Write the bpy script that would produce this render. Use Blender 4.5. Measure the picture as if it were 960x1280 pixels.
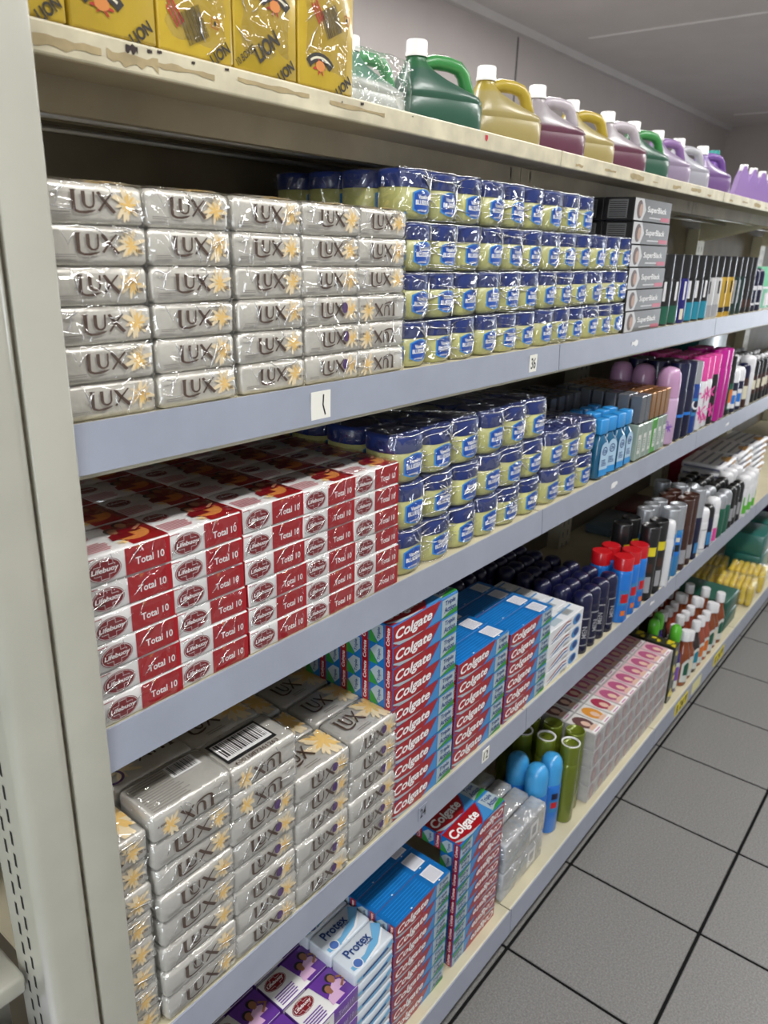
import bpy, bmesh, math, random
from mathutils import Vector, Matrix
random.seed(7)
PI = math.pi
S = bpy.context.scene
COL = S.collection
for o in list(bpy.data.objects):
    bpy.data.objects.remove(o)

# ------------------------------------------------------------------ camera
CAM_H = 1.55
F_PX, YAW, PITCH, ROLL = 947.4, math.radians(38.13), math.radians(19.22), math.radians(1.767)
fwd = Vector((math.cos(PITCH)*math.cos(YAW), math.cos(PITCH)*math.sin(YAW), -math.sin(PITCH)))
rgt = fwd.cross(Vector((0, 0, 1))).normalized()
upv = rgt.cross(fwd)
r2 = rgt*math.cos(ROLL) + upv*math.sin(ROLL)
u2 = -rgt*math.sin(ROLL) + upv*math.cos(ROLL)
cd = bpy.data.cameras.new('camera')
cam = bpy.data.objects.new('camera', cd)
COL.objects.link(cam)
cam.matrix_world = Matrix(((r2.x, u2.x, -fwd.x, 0), (r2.y, u2.y, -fwd.y, 0), (r2.z, u2.z, -fwd.z, CAM_H), (0, 0, 0, 1)))
cd.sensor_fit = 'VERTICAL'
cd.sensor_height = 36
cd.lens = F_PX/1280*36
cd.clip_start = 0.02
cd.dof.use_dof = True
cd.dof.focus_distance = 0.95
cd.dof.aperture_fstop = 8.0
S.camera = cam
# ------------------------------------------------------------------ world, exposure
w = bpy.data.worlds.new('store_ambient')
S.world = w
w.use_nodes = True
w.node_tree.nodes['Background'].inputs[0].default_value = (0.86, 0.93, 1.0, 1)
w.node_tree.nodes['Background'].inputs[1].default_value = 18.0
S.view_settings.view_transform = 'Standard'
S.view_settings.look = 'None'
S.view_settings.gamma = 1
S.view_settings.exposure = -0.55
S.view_settings.use_curve_mapping = False
LAMP_W = 40.0
LAMP_SPOTS = [(-1.0, -0.36), (0.75, -0.36), (2.5, -0.36), (4.25, -0.36), (6.0, -0.36), (-0.6, 1.75), (1.1, 1.75), (2.8, 1.75), (4.2, 1.75)]

# ------------------------------------------------------------------ materials
MATS = {}
def mat(name, col, rough=0.5, metal=0.0, var=0.0, scale=30, bump=0.0, bscale=60, coat=0.0, spec=0.5, trans=0.0, alpha=1.0, sss=0.0):
    if name in MATS:
        return MATS[name]
    m = bpy.data.materials.new(name)
    m.use_nodes = True
    nt = m.node_tree
    b = nt.nodes['Principled BSDF']
    c = (col[0], col[1], col[2], 1)
    b.inputs['Base Color'].default_value = c
    b.inputs['Roughness'].default_value = rough
    b.inputs['Metallic'].default_value = metal
    b.inputs['Coat Weight'].default_value = coat
    b.inputs['Coat Roughness'].default_value = 0.12
    b.inputs['Specular IOR Level'].default_value = spec
    b.inputs['Transmission Weight'].default_value = trans
    b.inputs['Alpha'].default_value = alpha
    if var > 0 or bump > 0:
        tc = nt.nodes.new('ShaderNodeTexCoord')
    if var > 0:
        n = nt.nodes.new('ShaderNodeTexNoise')
        n.inputs['Scale'].default_value = scale
        n.inputs['Detail'].default_value = 6
        nt.links.new(tc.outputs['Object'], n.inputs['Vector'])
        r = nt.nodes.new('ShaderNodeValToRGB')
        r.color_ramp.elements[0].position = 0.3
        r.color_ramp.elements[1].position = 0.7
        r.color_ramp.elements[0].color = tuple(x*(1-var) for x in col[:3]) + (1,)
        r.color_ramp.elements[1].color = tuple(min(1, x*(1+var*0.6)) for x in col[:3]) + (1,)
        nt.links.new(n.outputs['Fac'], r.inputs['Fac'])
        nt.links.new(r.outputs['Color'], b.inputs['Base Color'])
    if bump > 0:
        n2 = nt.nodes.new('ShaderNodeTexNoise')
        n2.inputs['Scale'].default_value = bscale
        n2.inputs['Detail'].default_value = 3
        n2.inputs['Distortion'].default_value = 0.6
        nt.links.new(tc.outputs['Object'], n2.inputs['Vector'])
        bm = nt.nodes.new('ShaderNodeBump')
        bm.inputs['Strength'].default_value = bump
        bm.inputs['Distance'].default_value = 0.004
        nt.links.new(n2.outputs['Fac'], bm.inputs['Height'])
        nt.links.new(bm.outputs['Normal'], b.inputs['Normal'])
    MATS[name] = m
    return m

def crease_mat():
    m = film_mat('film_crease', haze=0.8, gl=0.3, scale=60, strength=0.3, rough=0.22)
    return m

def film_mat(name, haze=0.05, gl=0.55, scale=28, strength=0.9, rough=0.10):
    if name in MATS:
        return MATS[name]
    m = bpy.data.materials.new(name)
    m.use_nodes = True
    nt = m.node_tree
    nt.nodes.clear()
    out = nt.nodes.new('ShaderNodeOutputMaterial')
    tc = nt.nodes.new('ShaderNodeTexCoord')
    oi = nt.nodes.new('ShaderNodeObjectInfo')
    add = nt.nodes.new('ShaderNodeVectorMath'); add.operation = 'ADD'
    mul = nt.nodes.new('ShaderNodeMath'); mul.operation = 'MULTIPLY'; mul.inputs[1].default_value = 18.0
    nt.links.new(oi.outputs['Random'], mul.inputs[0])
    nt.links.new(tc.outputs['Object'], add.inputs[0])
    nt.links.new(mul.outputs[0], add.inputs[1])
    n = nt.nodes.new('ShaderNodeTexNoise')
    n.noise_type = 'RIDGED_MULTIFRACTAL'
    n.inputs['Scale'].default_value = scale
    n.inputs['Detail'].default_value = 2.5
    n.inputs['Distortion'].default_value = 0.9
    nt.links.new(add.outputs[0], n.inputs['Vector'])
    bp = nt.nodes.new('ShaderNodeBump')
    bp.inputs['Strength'].default_value = strength
    bp.inputs['Distance'].default_value = 0.035
    nt.links.new(n.outputs['Fac'], bp.inputs['Height'])
    # two-sided Schlick reflectance of a thin film
    geo = nt.nodes.new('ShaderNodeNewGeometry')
    dt = nt.nodes.new('ShaderNodeVectorMath'); dt.operation = 'DOT_PRODUCT'
    nt.links.new(geo.outputs['Normal'], dt.inputs[0])
    nt.links.new(geo.outputs['Incoming'], dt.inputs[1])
    ab = nt.nodes.new('ShaderNodeMath'); ab.operation = 'ABSOLUTE'
    nt.links.new(dt.outputs['Value'], ab.inputs[0])
    om = nt.nodes.new('ShaderNodeMath'); om.operation = 'SUBTRACT'; om.inputs[0].default_value = 1.0
    nt.links.new(ab.outputs[0], om.inputs[1])
    pw = nt.nodes.new('ShaderNodeMath'); pw.operation = 'POWER'; pw.inputs[1].default_value = 5.0
    nt.links.new(om.outputs[0], pw.inputs[0])
    fr = nt.nodes.new('ShaderNodeMath'); fr.operation = 'MULTIPLY_ADD'; fr.inputs[1].default_value = 0.9; fr.inputs[2].default_value = 0.05
    nt.links.new(pw.outputs[0], fr.inputs[0])
    ma = nt.nodes.new('ShaderNodeMath'); ma.operation = 'MULTIPLY_ADD'
    ma.inputs[1].default_value = gl
    ma.inputs[2].default_value = haze
    ma.use_clamp = True
    nt.links.new(fr.outputs[0], ma.inputs[0])
    g = nt.nodes.new('ShaderNodeBsdfGlossy')
    g.inputs['Roughness'].default_value = rough
    g.inputs['Color'].default_value = (1, 1, 1, 1)
    nt.links.new(bp.outputs['Normal'], g.inputs['Normal'])
    t = nt.nodes.new('ShaderNodeBsdfTransparent')
    t.inputs['Color'].default_value = (0.97, 0.97, 0.97, 1)
    mx = nt.nodes.new('ShaderNodeMixShader')
    nt.links.new(ma.outputs[0], mx.inputs[0])
    nt.links.new(t.outputs[0], mx.inputs[1])
    nt.links.new(g.outputs[0], mx.inputs[2])
    nt.links.new(mx.outputs[0], out.inputs['Surface'])
    MATS[name] = m
    return m

def level_mat(name, low, high, z, rough=0.3):
    """plastic bottle: contents colour up to the fill level z, bare plastic above"""
    if name in MATS:
        return MATS[name]
    m = mat(name, low, rough, coat=0.15)
    nt = m.node_tree
    b = nt.nodes['Principled BSDF']
    tc = nt.nodes.new('ShaderNodeTexCoord')
    sx = nt.nodes.new('ShaderNodeSeparateXYZ')
    nt.links.new(tc.outputs['Object'], sx.inputs[0])
    mr = nt.nodes.new('ShaderNodeMapRange')
    mr.inputs['From Min'].default_value = z-0.003
    mr.inputs['From Max'].default_value = z+0.003
    nt.links.new(sx.outputs['Z'], mr.inputs['Value'])
    mx = nt.nodes.new('ShaderNodeMix'); mx.data_type = 'RGBA'
    nt.links.new(mr.outputs[0], mx.inputs['Factor'])
    mx.inputs['A'].default_value = (*low, 1)
    mx.inputs['B'].default_value = (*high, 1)
    nt.links.new(mx.outputs['Result'], b.inputs['Base Color'])
    return m

cream = mat('cream_paint', (0.63, 0.60, 0.46), 0.42, var=0.10, scale=9, bump=0.05, bscale=25)
cream_worn = mat('cream_paint_worn', (0.60, 0.545, 0.39), 0.45, var=0.22, scale=28)
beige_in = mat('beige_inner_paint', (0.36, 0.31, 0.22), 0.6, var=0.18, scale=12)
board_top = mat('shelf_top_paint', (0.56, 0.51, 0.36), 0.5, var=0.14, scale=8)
post_grey = mat('grey_cream_post_paint', (0.44, 0.435, 0.37), 0.28, var=0.06, scale=14, coat=1.0)
lav = mat('lavender_white_strip', (0.31, 0.335, 0.41), 0.38, var=0.06, scale=16)
tan_chip = mat('bare_tan_patch', (0.38, 0.30, 0.16), 0.8, var=0.2, scale=60)
dark_chip = mat('rust_dark_chip', (0.035, 0.022, 0.02), 0.8)
white_p = mat('white_print', (0.82, 0.82, 0.82), 0.5)
black_p = mat('black_print', (0.015, 0.015, 0.017), 0.45)
dark_void = mat('dark_slot', (0.01, 0.01, 0.01), 0.9)
steel = mat('bare_steel', (0.45, 0.45, 0.45), 0.35, metal=0.8)
film = film_mat('clear_shrink_film', haze=0.085, gl=0.8, scale=40, strength=0.75, rough=0.08)
film_soft = film_mat('clear_wrapper_film', haze=0.03, gl=0.8, scale=34, strength=0.6, rough=0.08)

film_line = crease_mat()

# ------------------------------------------------------------------ 2-D shapes (verts, faces)
_txt = {}
def T(s, wd, ht, cx=0, cy=0, bold=0.0, shear=0.0, rot=0.0):
    key = (s, bold, shear)
    if key not in _txt:
        cu = bpy.data.curves.new('tmp', 'FONT')
        cu.body = s; cu.offset = bold; cu.shear = shear; cu.resolution_u = 3
        ob = bpy.data.objects.new('tmp', cu)
        COL.objects.link(ob)
        dg = bpy.context.evaluated_depsgraph_get()
        me = bpy.data.meshes.new_from_object(ob.evaluated_get(dg))
        vs = [(v.co.x, v.co.y) for v in me.vertices]
        fs = [tuple(p.vertices) for p in me.polygons]
        bpy.data.objects.remove(ob)
        bpy.data.meshes.remove(me)
        x0 = min(v[0] for v in vs); x1 = max(v[0] for v in vs)
        y0 = min(v[1] for v in vs); y1 = max(v[1] for v in vs)
        vs = [((v[0]-x0)/(x1-x0)-0.5, (v[1]-y0)/(y1-y0)-0.5) for v in vs]
        _txt[key] = (vs, fs)
    vs, fs = _txt[key]
    c, sn = math.cos(rot), math.sin(rot)
    return [(cx+c*x*wd-sn*y*ht, cy+sn*x*wd+c*y*ht) for x, y in vs], fs
def PG(pts):
    return list(pts), [tuple(range(len(pts)))]
def R(x0, x1, y0, y1):
    return PG([(x0, y0), (x1, y0), (x1, y1), (x0, y1)])
def EL(cx, cy, rx, ry, n=20, rot=0):
    c, s = math.cos(rot), math.sin(rot)
    return PG([(cx+c*rx*math.cos(a)-s*ry*math.sin(a), cy+s*rx*math.cos(a)+c*ry*math.sin(a)) for a in [2*PI*i/n for i in range(n)]])
def join(*sh):
    vs, fs = [], []
    for v, f in sh:
        k = len(vs)
        vs += v
        fs += [tuple(i+k for i in q) for q in f]
    return vs, fs
def STK(pts, ws):
    n = len(pts)
    if not isinstance(ws, (list, tuple)):
        ws = [ws]*n
    L, Rr = [], []
    for i, p in enumerate(pts):
        a = pts[max(0, i-1)]; b = pts[min(n-1, i+1)]
        dx, dy = b[0]-a[0], b[1]-a[1]
        l = math.hypot(dx, dy) or 1
        nx, ny = -dy/l*ws[i]/2, dx/l*ws[i]/2
        L.append((p[0]+nx, p[1]+ny)); Rr.append((p[0]-nx, p[1]-ny))
    return L+Rr, [(i+n, i+1+n, i+1, i) for i in range(n-1)]
def RING(cx, cy, rx, ry, t, n=24):
    o = [(cx+rx*math.cos(2*PI*i/n), cy+ry*math.sin(2*PI*i/n)) for i in range(n)]
    q = [(cx+(rx-t)*math.cos(2*PI*i/n), cy+(ry-t)*math.sin(2*PI*i/n)) for i in range(n)]
    return o+q, [(i, (i+1) % n, (i+1) % n+n, i+n) for i in range(n)]
def xf(sh, sx=1, sy=1, cx=0, cy=0, rot=0):
    c, s = math.cos(rot), math.sin(rot)
    return [(cx+c*x*sx-s*y*sy, cy+s*x*sx+c*y*sy) for x, y in sh[0]], sh[1]
def soap_logo(wd, ht, cx=0, cy=0):
    tail = [(0.0, 1.0), (0.0, 0.55), (0.0, 0.16), (0.05, 0.06), (0.2, -0.02), (0.45, -0.02), (0.7, 0.05), (0.85, 0.12)]
    l = STK(tail, [.17, .15, .14, .13, .12, .13, .10, .02])
    serif = STK([(-0.12, 1.0), (0.12, 1.0)], .05)
    u = STK([(.40, .98), (.40, .5), (.43, .34), (.52, .23), (.64, .21), (.75, .28), (.80, .42), (.81, .98)], [.15, .14, .12, .11, .10, .09, .08, .08])
    x1 = STK([(.98, .98), (1.2, .6), (1.62, .02)], [.14, .15, .16])
    x2 = STK([(1.58, .98), (1.3, .6), (.98, .08)], [.07, .09, .10])
    v, f = join(l, serif, u, x1, x2)
    return [(cx+(x-.78)*wd/1.75, cy+(y-.48)*ht) for x, y in v], f
def soap_logo_r(wd, ht, cx, cy):
    v, f = soap_logo(wd, ht, 0, 0)
    return [(cx-x, cy-y) for x, y in v], f
def FLOWER(cx, cy, r, seed=0, n=8):
    rd = random.Random(seed)
    out = []
    for i in range(n):
        a = 2*PI*i/n + rd.uniform(-.25, .25)
        L = r*rd.uniform(.65, 1.1)
        out.append(EL(cx+math.cos(a)*L*.5, cy+math.sin(a)*L*.5, L*.55, L*.13, 8, a))
    return join(*out)
def BAR(x0, x1, y0, y1, seed=0):
    rd = random.Random(seed)
    out = []
    x = x0
    while x < x1:
        wv = (x1-x0)*rd.choice([.018, .018, .03, .045])
        out.append(R(x, min(x1, x+wv), y0, y1))
        x += wv+(x1-x0)*rd.choice([.018, .025, .035])
    return join(*out)
def LINES(x0, x1, y0, y1, n, seed=0, t=.5):
    rd = random.Random(seed)
    dy = (y1-y0)/n
    return join(*[R(x0, x0+(x1-x0)*rd.uniform(.75, 1), y0+dy*i, y0+dy*(i+t)) for i in range(n)])
def JAG(x0, x1, y0, y1, seed=0, n=9):
    rd = random.Random(seed)
    top = [(x0+(x1-x0)*i/n, y1-(y1-y0)*rd.uniform(0, .3)) for i in range(n+1)]
    bot = [(x0+(x1-x0)*i/n, y0+(y1-y0)*rd.uniform(0, .45)) for i in range(n+1)]
    return bot+top, [(i, i+1, n+2+i, n+1+i) for i in range(n)]

# ------------------------------------------------------------------ mesh builder
class MB:
    def __init__(s):
        s.v, s.f, s.m, s.sm, s.mats = [], [], [], [], []
    def mi(s, m):
        if m not in s.mats:
            s.mats.append(m)
        return s.mats.index(m)
    def add(s, vs, fs, m, smooth=False):
        k = len(s.v); i = s.mi(m)
        s.v += [tuple(v) for v in vs]
        for f in fs:
            s.f.append(tuple(q+k for q in f)); s.m.append(i); s.sm.append(smooth)
        return s
    def box(s, x0, x1, y0, y1, z0, z1, m):
        vs = [(x0, y0, z0), (x1, y0, z0), (x1, y1, z0), (x0, y1, z0), (x0, y0, z1), (x1, y0, z1), (x1, y1, z1), (x0, y1, z1)]
        F = {'bottom': (0, 3, 2, 1), 'top': (4, 5, 6, 7), 'front': (0, 1, 5, 4), 'right': (1, 2, 6, 5), 'back': (2, 3, 7, 6), 'left': (3, 0, 4, 7)}
        for k, f in F.items():
            mm = m.get(k, m['all']) if isinstance(m, dict) else m
            if mm:
                s.add(vs, [f], mm)
        return s
    def rbox(s, x0, x1, y0, y1, z0, z1, m, r=.003, seg=2, jit=0, seed=0, smooth=True):
        bm = bmesh.new()
        bmesh.ops.create_cube(bm, size=1)
        for v in bm.verts:
            v.co = Vector(((x0+x1)/2+v.co.x*(x1-x0), (y0+y1)/2+v.co.y*(y1-y0), (z0+z1)/2+v.co.z*(z1-z0)))
        bmesh.ops.bevel(bm, geom=list(bm.edges), offset=r, segments=seg, profile=0.5, affect='EDGES')
        bm.normal_update()
        rd = random.Random(seed)
        bm.verts.index_update()
        vs = [(v.co.x+rd.uniform(-jit, jit), v.co.y+rd.uniform(-jit, jit), v.co.z+rd.uniform(-jit, jit)) for v in bm.verts]
        for f in bm.faces:
            n = f.normal
            if isinstance(m, dict):
                ax = max(range(3), key=lambda q: abs(n[q]))
                key = [('left', 'right'), ('front', 'back'), ('bottom', 'top')][ax][n[ax] > 0]
                mm = m.get(key, m['all'])
            else:
                mm = m
            s.f.append(tuple(v.index+len(s.v) for v in f.verts)); s.m.append(s.mi(mm))
            s.sm.append(smooth)
        s.v += vs
        bm.free()
        return s
    def lathe(s, prof, m, seg=16, cx=0, cy=0, a0=0, a1=2*PI, sq=0.0, sx=1, sy=1, closed_top=True, smooth=True):
        full = abs(a1-a0-2*PI) < 1e-6
        n = seg if full else seg+1
        vs = []
        for r, z in prof:
            for i in range(n):
                a = a0+(a1-a0)*i/seg
                c, q = math.cos(a), math.sin(a)
                k = 1.0
                if sq:
                    e = 2+sq
                    k = 1/((abs(c)**e+abs(q)**e)**(1/e))
                vs.append((cx+r*k*c*sx, cy+r*k*q*sy, z))
        fs = []
        for j in range(len(prof)-1):
            for i in range(seg):
                b = (i+1) % n if full else i+1
                fs.append((j*n+i, j*n+b, (j+1)*n+b, (j+1)*n+i))
        s.add(vs, fs, m, smooth)
        if full and closed_top:
            s.add(vs, [tuple(range(n-1, -1, -1)), tuple((len(prof)-1)*n+i for i in range(n))], m, False)
        return s
    def tube(s, pts, r, m, seg=8, smooth=True):
        P = [Vector(p) for p in pts]
        rs = r if isinstance(r, (list, tuple)) else [r]*len(P)
        vs = []
        for i, p in enumerate(P):
            d = (P[min(len(P)-1, i+1)]-P[max(0, i-1)]).normalized()
            a = d.cross(Vector((0, 1, 0)))
            if a.length < .1:
                a = d.cross(Vector((1, 0, 0)))
            a.normalize(); b = d.cross(a)
            for k in range(seg):
                t = 2*PI*k/seg
                vs.append(p+a*math.cos(t)*rs[i]+b*math.sin(t)*rs[i])
        fs = [(i*seg+k, i*seg+(k+1) % seg, (i+1)*seg+(k+1) % seg, (i+1)*seg+k) for i in range(len(P)-1) for k in range(seg)]
        fs += [tuple(range(seg-1, -1, -1)), tuple((len(P)-1)*seg+k for k in range(seg))]
        s.add(vs, fs, m, smooth)
        return s
    def dec(s, sh, fr, m, lay=1, lim=None):
        pts = sh[0]
        if lim:
            pts = [(max(-lim[0], min(lim[0], u)), max(-lim[1], min(lim[1], v))) for u, v in pts]
        ex = [0.0]*len(pts)
        if 1 < len(sh[1]) <= 20 and all(len(f) >= 6 for f in sh[1]):     # overlapping petals: a hair of height each
            for q, f in enumerate(sh[1]):
                for i in f:
                    ex[i] = q*1e-5
        s.add([fr(u, v, lay*.00022+e_) for (u, v), e_ in zip(pts, ex)], sh[1], m)
        return s
    def mesh(s, name):
        me = bpy.data.meshes.new(name)
        me.from_pydata(s.v, [], s.f)
        for mm in s.mats:
            me.materials.append(mm)
        me.polygons.foreach_set('material_index', s.m)
        me.polygons.foreach_set('use_smooth', s.sm)
        me.update()
        return me
def FRONT(y, h2=0, cx=0):
    return lambda u, v, o: (cx+u, y-o, h2+v)
def TOP(z, cx=0, cy=0):
    return lambda u, v, o: (cx+u, cy+v, z+o)
def LEFT(x, h2=0, cy=0):
    return lambda u, v, o: (x-o, cy-u, h2+v)
def CYL(r, z0=0, a=-PI/2, cx=0, cy=0):
    return lambda u, v, o: (cx+(r+o+.0002)*math.cos(a+u/r), cy+(r+o+.0002)*math.sin(a+u/r), z0+v)

# ------------------------------------------------------------------ objects
def tagp(o, label, cat, group=None, kind=None):
    if label: o['label'] = label
    if cat: o['category'] = cat
    if group: o['group'] = group
    if kind: o['kind'] = kind
def ob(name, me, parent=None, loc=(0, 0, 0), rot=(0, 0, 0)):
    o = bpy.data.objects.new(name, me)
    COL.objects.link(o)
    o.location = loc
    o.rotation_euler = rot
    o.parent = parent
    return o
def struct(name, me, loc=(0, 0, 0), label=None):
    o = ob(name, me, None, loc)
    o['kind'] = 'structure'
    if label: o['label'] = label
    return o
def spawn(spec, name, loc, label, cat, group=None, rot=0, tilt=(0, 0)):
    """spec: list of (part name, mesh, [(sub-part name, mesh)], offset)"""
    x, y, z = loc
    if abs(z-Z4) < .42 and z >= Z4-.001:          # shelf four goods stand right at the shelf edge
        loc = (x*.981, y-.013, Z4+(z-Z4)*.985)
    elif Z3-.001 <= z < Z2-.02:
        loc = (x*.989, y-.007, z)
    elif Z2-.001 <= z < Z1-.02:
        loc = (x*.993, y-.004, z)
    if len(spec) == 1 and not spec[0][2]:
        o = ob(name, spec[0][1], None, loc, (tilt[0], tilt[1], rot))
        tagp(o, label, cat, group)
        return o
    e = ob(name, None, None, loc, (tilt[0], tilt[1], rot))
    e.empty_display_size = .02
    tagp(e, label, cat, group)
    for p in spec:
        c = ob(p[0], p[1], e, p[3] if len(p) > 3 else (0, 0, 0))
        for q in p[2]:
            ob(q[0], q[1], c)
    return e
ORD = ['first', 'second', 'third', 'fourth', 'fifth', 'sixth', 'seventh', 'eighth', 'ninth', 'tenth', 'eleventh', 'twelfth']
def rowname(i, n):
    return 'bottom' if i == 0 else ('top' if i == n-1 else ORD[i])

Z1, Z2, Z3, Z4, Z5 = 1.707, 1.398, 1.092, 0.662, 0.140
JOINT = [0.30, 1.239, 2.145, 3.05, 3.955, 4.86]
YF = {1: .627, 2: .600, 3: .600, 4: .590, 5: .575}
YB = .985

# ================================================================== SETTING
# floor: tiles as parts, recessed grout
grout = mat('dark_grout', (0.009, 0.009, 0.009), 0.95, spec=0.1)
tile_m = mat('grey_speckled_tile', (0.205, 0.20, 0.193), 0.42, var=0.34, scale=240, bump=0.12, bscale=220)
fl = struct('floor', MB().box(-3, 10, -3.2, 3.1, -.06, -.003, grout).mesh('floor'))
TP = .3385
tile = MB().rbox(-.1654, .1654, -.1654, .1654, -.01, 0, tile_m, r=.0015, seg=1, smooth=False).mesh('tile')
for i in range(-2, 17):
    for j in range(-5, 3):
        ob('tile', tile, fl, (1.264+.169+TP*i, .245+.168+TP*j, 0))
far_tile = []
for i in range(-8, 30):
    for j in range(-11, 9):
        if not (-2 <= i < 17 and -5 <= j < 3):
            far_tile.append((1.433+TP*i, .413+TP*j))
mb = MB()
for x, y in far_tile:
    mb.box(x-.1654, x+.1654, y-.1654, y+.1654, -.01, 0, tile_m)
o = ob('tile_rest', mb.mesh('tile_rest'), fl)
o['kind'] = 'stuff'
wall_m = mat('grey_wall_paint', (0.55, 0.50, 0.485), 0.7, var=0.04, scale=4, bump=0.05, bscale=15)
ceil_m = mat('grey_ceiling_board', (0.68, 0.65, 0.64), 0.75, var=0.05, scale=3)
dark_line = mat('dark_wall_joint', (0.10, 0.095, 0.095), 0.8)  # dark grey of the joint line between wall panels
WY, CZ = 3.0, 2.975
wl = struct('wall_back', MB().box(-3, 10, WY, WY+.1, 0, CZ, wall_m).mesh('wall_back'))
ob('panel_joint', MB().box(5.12, 5.135, WY-.003, WY, 1.0, CZ-.06, dark_line).mesh('panel_joint'), wl)
ce = struct('ceiling', MB().box(-3, 10, -3.2, WY+.1, CZ, CZ+.1, ceil_m).mesh('ceiling'))
ob('cornice', MB().box(-3, 10, WY-.045, WY, CZ-.05, CZ, ceil_m).mesh('cornice'), ce)
for x in (5.62, 9.2):
    ob('batten', MB().box(x-.012, x+.012, -3.2, WY-.28, CZ-.006, CZ, mat('light_batten', (0.95, 0.94, 0.93), 0.6)).mesh('batten'), ce)
# far end of the shop and the side behind the camera
# (shop-front windows at both ends let daylight into the aisle)
def end_wall(name, x0, x1, m, y0, y1, z0, z1):
    w_ = MB()
    w_.box(x0, x1, -3.2, y0, 0, CZ, m).box(x0, x1, y1, WY+.1, 0, CZ, m).box(x0, x1, y0, y1, 0, z0, m).box(x0, x1, y0, y1, z1, CZ, m)
    return struct(name, w_.mesh(name))
end_wall('wall_end', 10, 10.1, wall_m, -1.35, -0.25, .05, 2.4)
struct('wall_front', MB().box(-3, 10, -3.3, -3.2, 0, CZ, mat('pale_shop_wall', (.55, .54, .52), .7)).mesh('wall_front'))
end_wall('wall_near', -3.1, -3, MATS['pale_shop_wall'], -1.35, -0.25, .05, 2.4)
pane_m = film_mat('window_glass', haze=0.02, gl=0.8, scale=.2, strength=0.0, rough=0.0)
for k, x in enumerate((-3.05, 10.05)):
    wf = MB()
    for y0, y1 in ((-1.35, -1.30), (-.825, -.775), (-.30, -.25)):
        wf.box(x-.03, x+.03, y0, y1, .05, 2.4, steel)
    wf.box(x-.03, x+.03, -1.30, -.30, .05, .10, steel).box(x-.03, x+.03, -1.30, -.30, 2.35, 2.4, steel)
    wn = struct(f'window_{k+1}', wf.mesh('window_frame'))
    for y0, y1 in ((-1.30, -.825), (-.775, -.30)):
        ob('pane', MB().box(x-.004, x+.004, y0, y1, .10, 2.35, pane_m).mesh('pane'), wn)
    pl = bpy.data.lights.new('daylight_portal', 'AREA')
    pl.shape = 'RECTANGLE'; pl.size = 2.35; pl.size_y = 1.1
    pl.cycles.is_portal = True
    ob('daylight_portal', pl, None, (x+(.06 if k == 0 else -.06), -.8, 1.225), (0, -PI/2 if k == 0 else PI/2, 0))

# ceiling lamps
tube_m = bpy.data.materials.new('lamp_tube_glow')
tube_m.use_nodes = True
tb = tube_m.node_tree.nodes['Principled BSDF']
tb.inputs['Emission Color'].default_value = (.95, .98, 1, 1)
tb.inputs['Emission Strength'].default_value = 6
for k, (x, y) in enumerate(LAMP_SPOTS):
    e = ob('ceiling_lamp', None, None, (x, y, CZ))
    tagp(e, f'long white fluorescent ceiling lamp over the {"near" if k < 5 else "next"} aisle, {ORD[k] if k < 5 else ORD[k-5]} along its row', 'lamp', 'fluorescent lamps over the aisle')
    ob('housing', MB().box(-.65, .65, -.08, .08, -.05, 0, mat('lamp_housing_white', (.8, .8, .8), .5)).mesh('housing'), e)
    for dy in (-.035, .035):
        ob('tube', MB().tube([(-.6, dy, -.066), (.6, dy, -.066)], .013, tube_m, 10).mesh('tube'), e)
    ld = bpy.data.lights.new('fluorescent_light', 'AREA')
    ld.shape = 'RECTANGLE'; ld.size = 1.25; ld.size_y = .16
    ld.energy = LAMP_W
    ld.color = (1.0, .985, .96)
    ob('fluorescent_light', ld, e, (0, 0, -.085))

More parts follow.
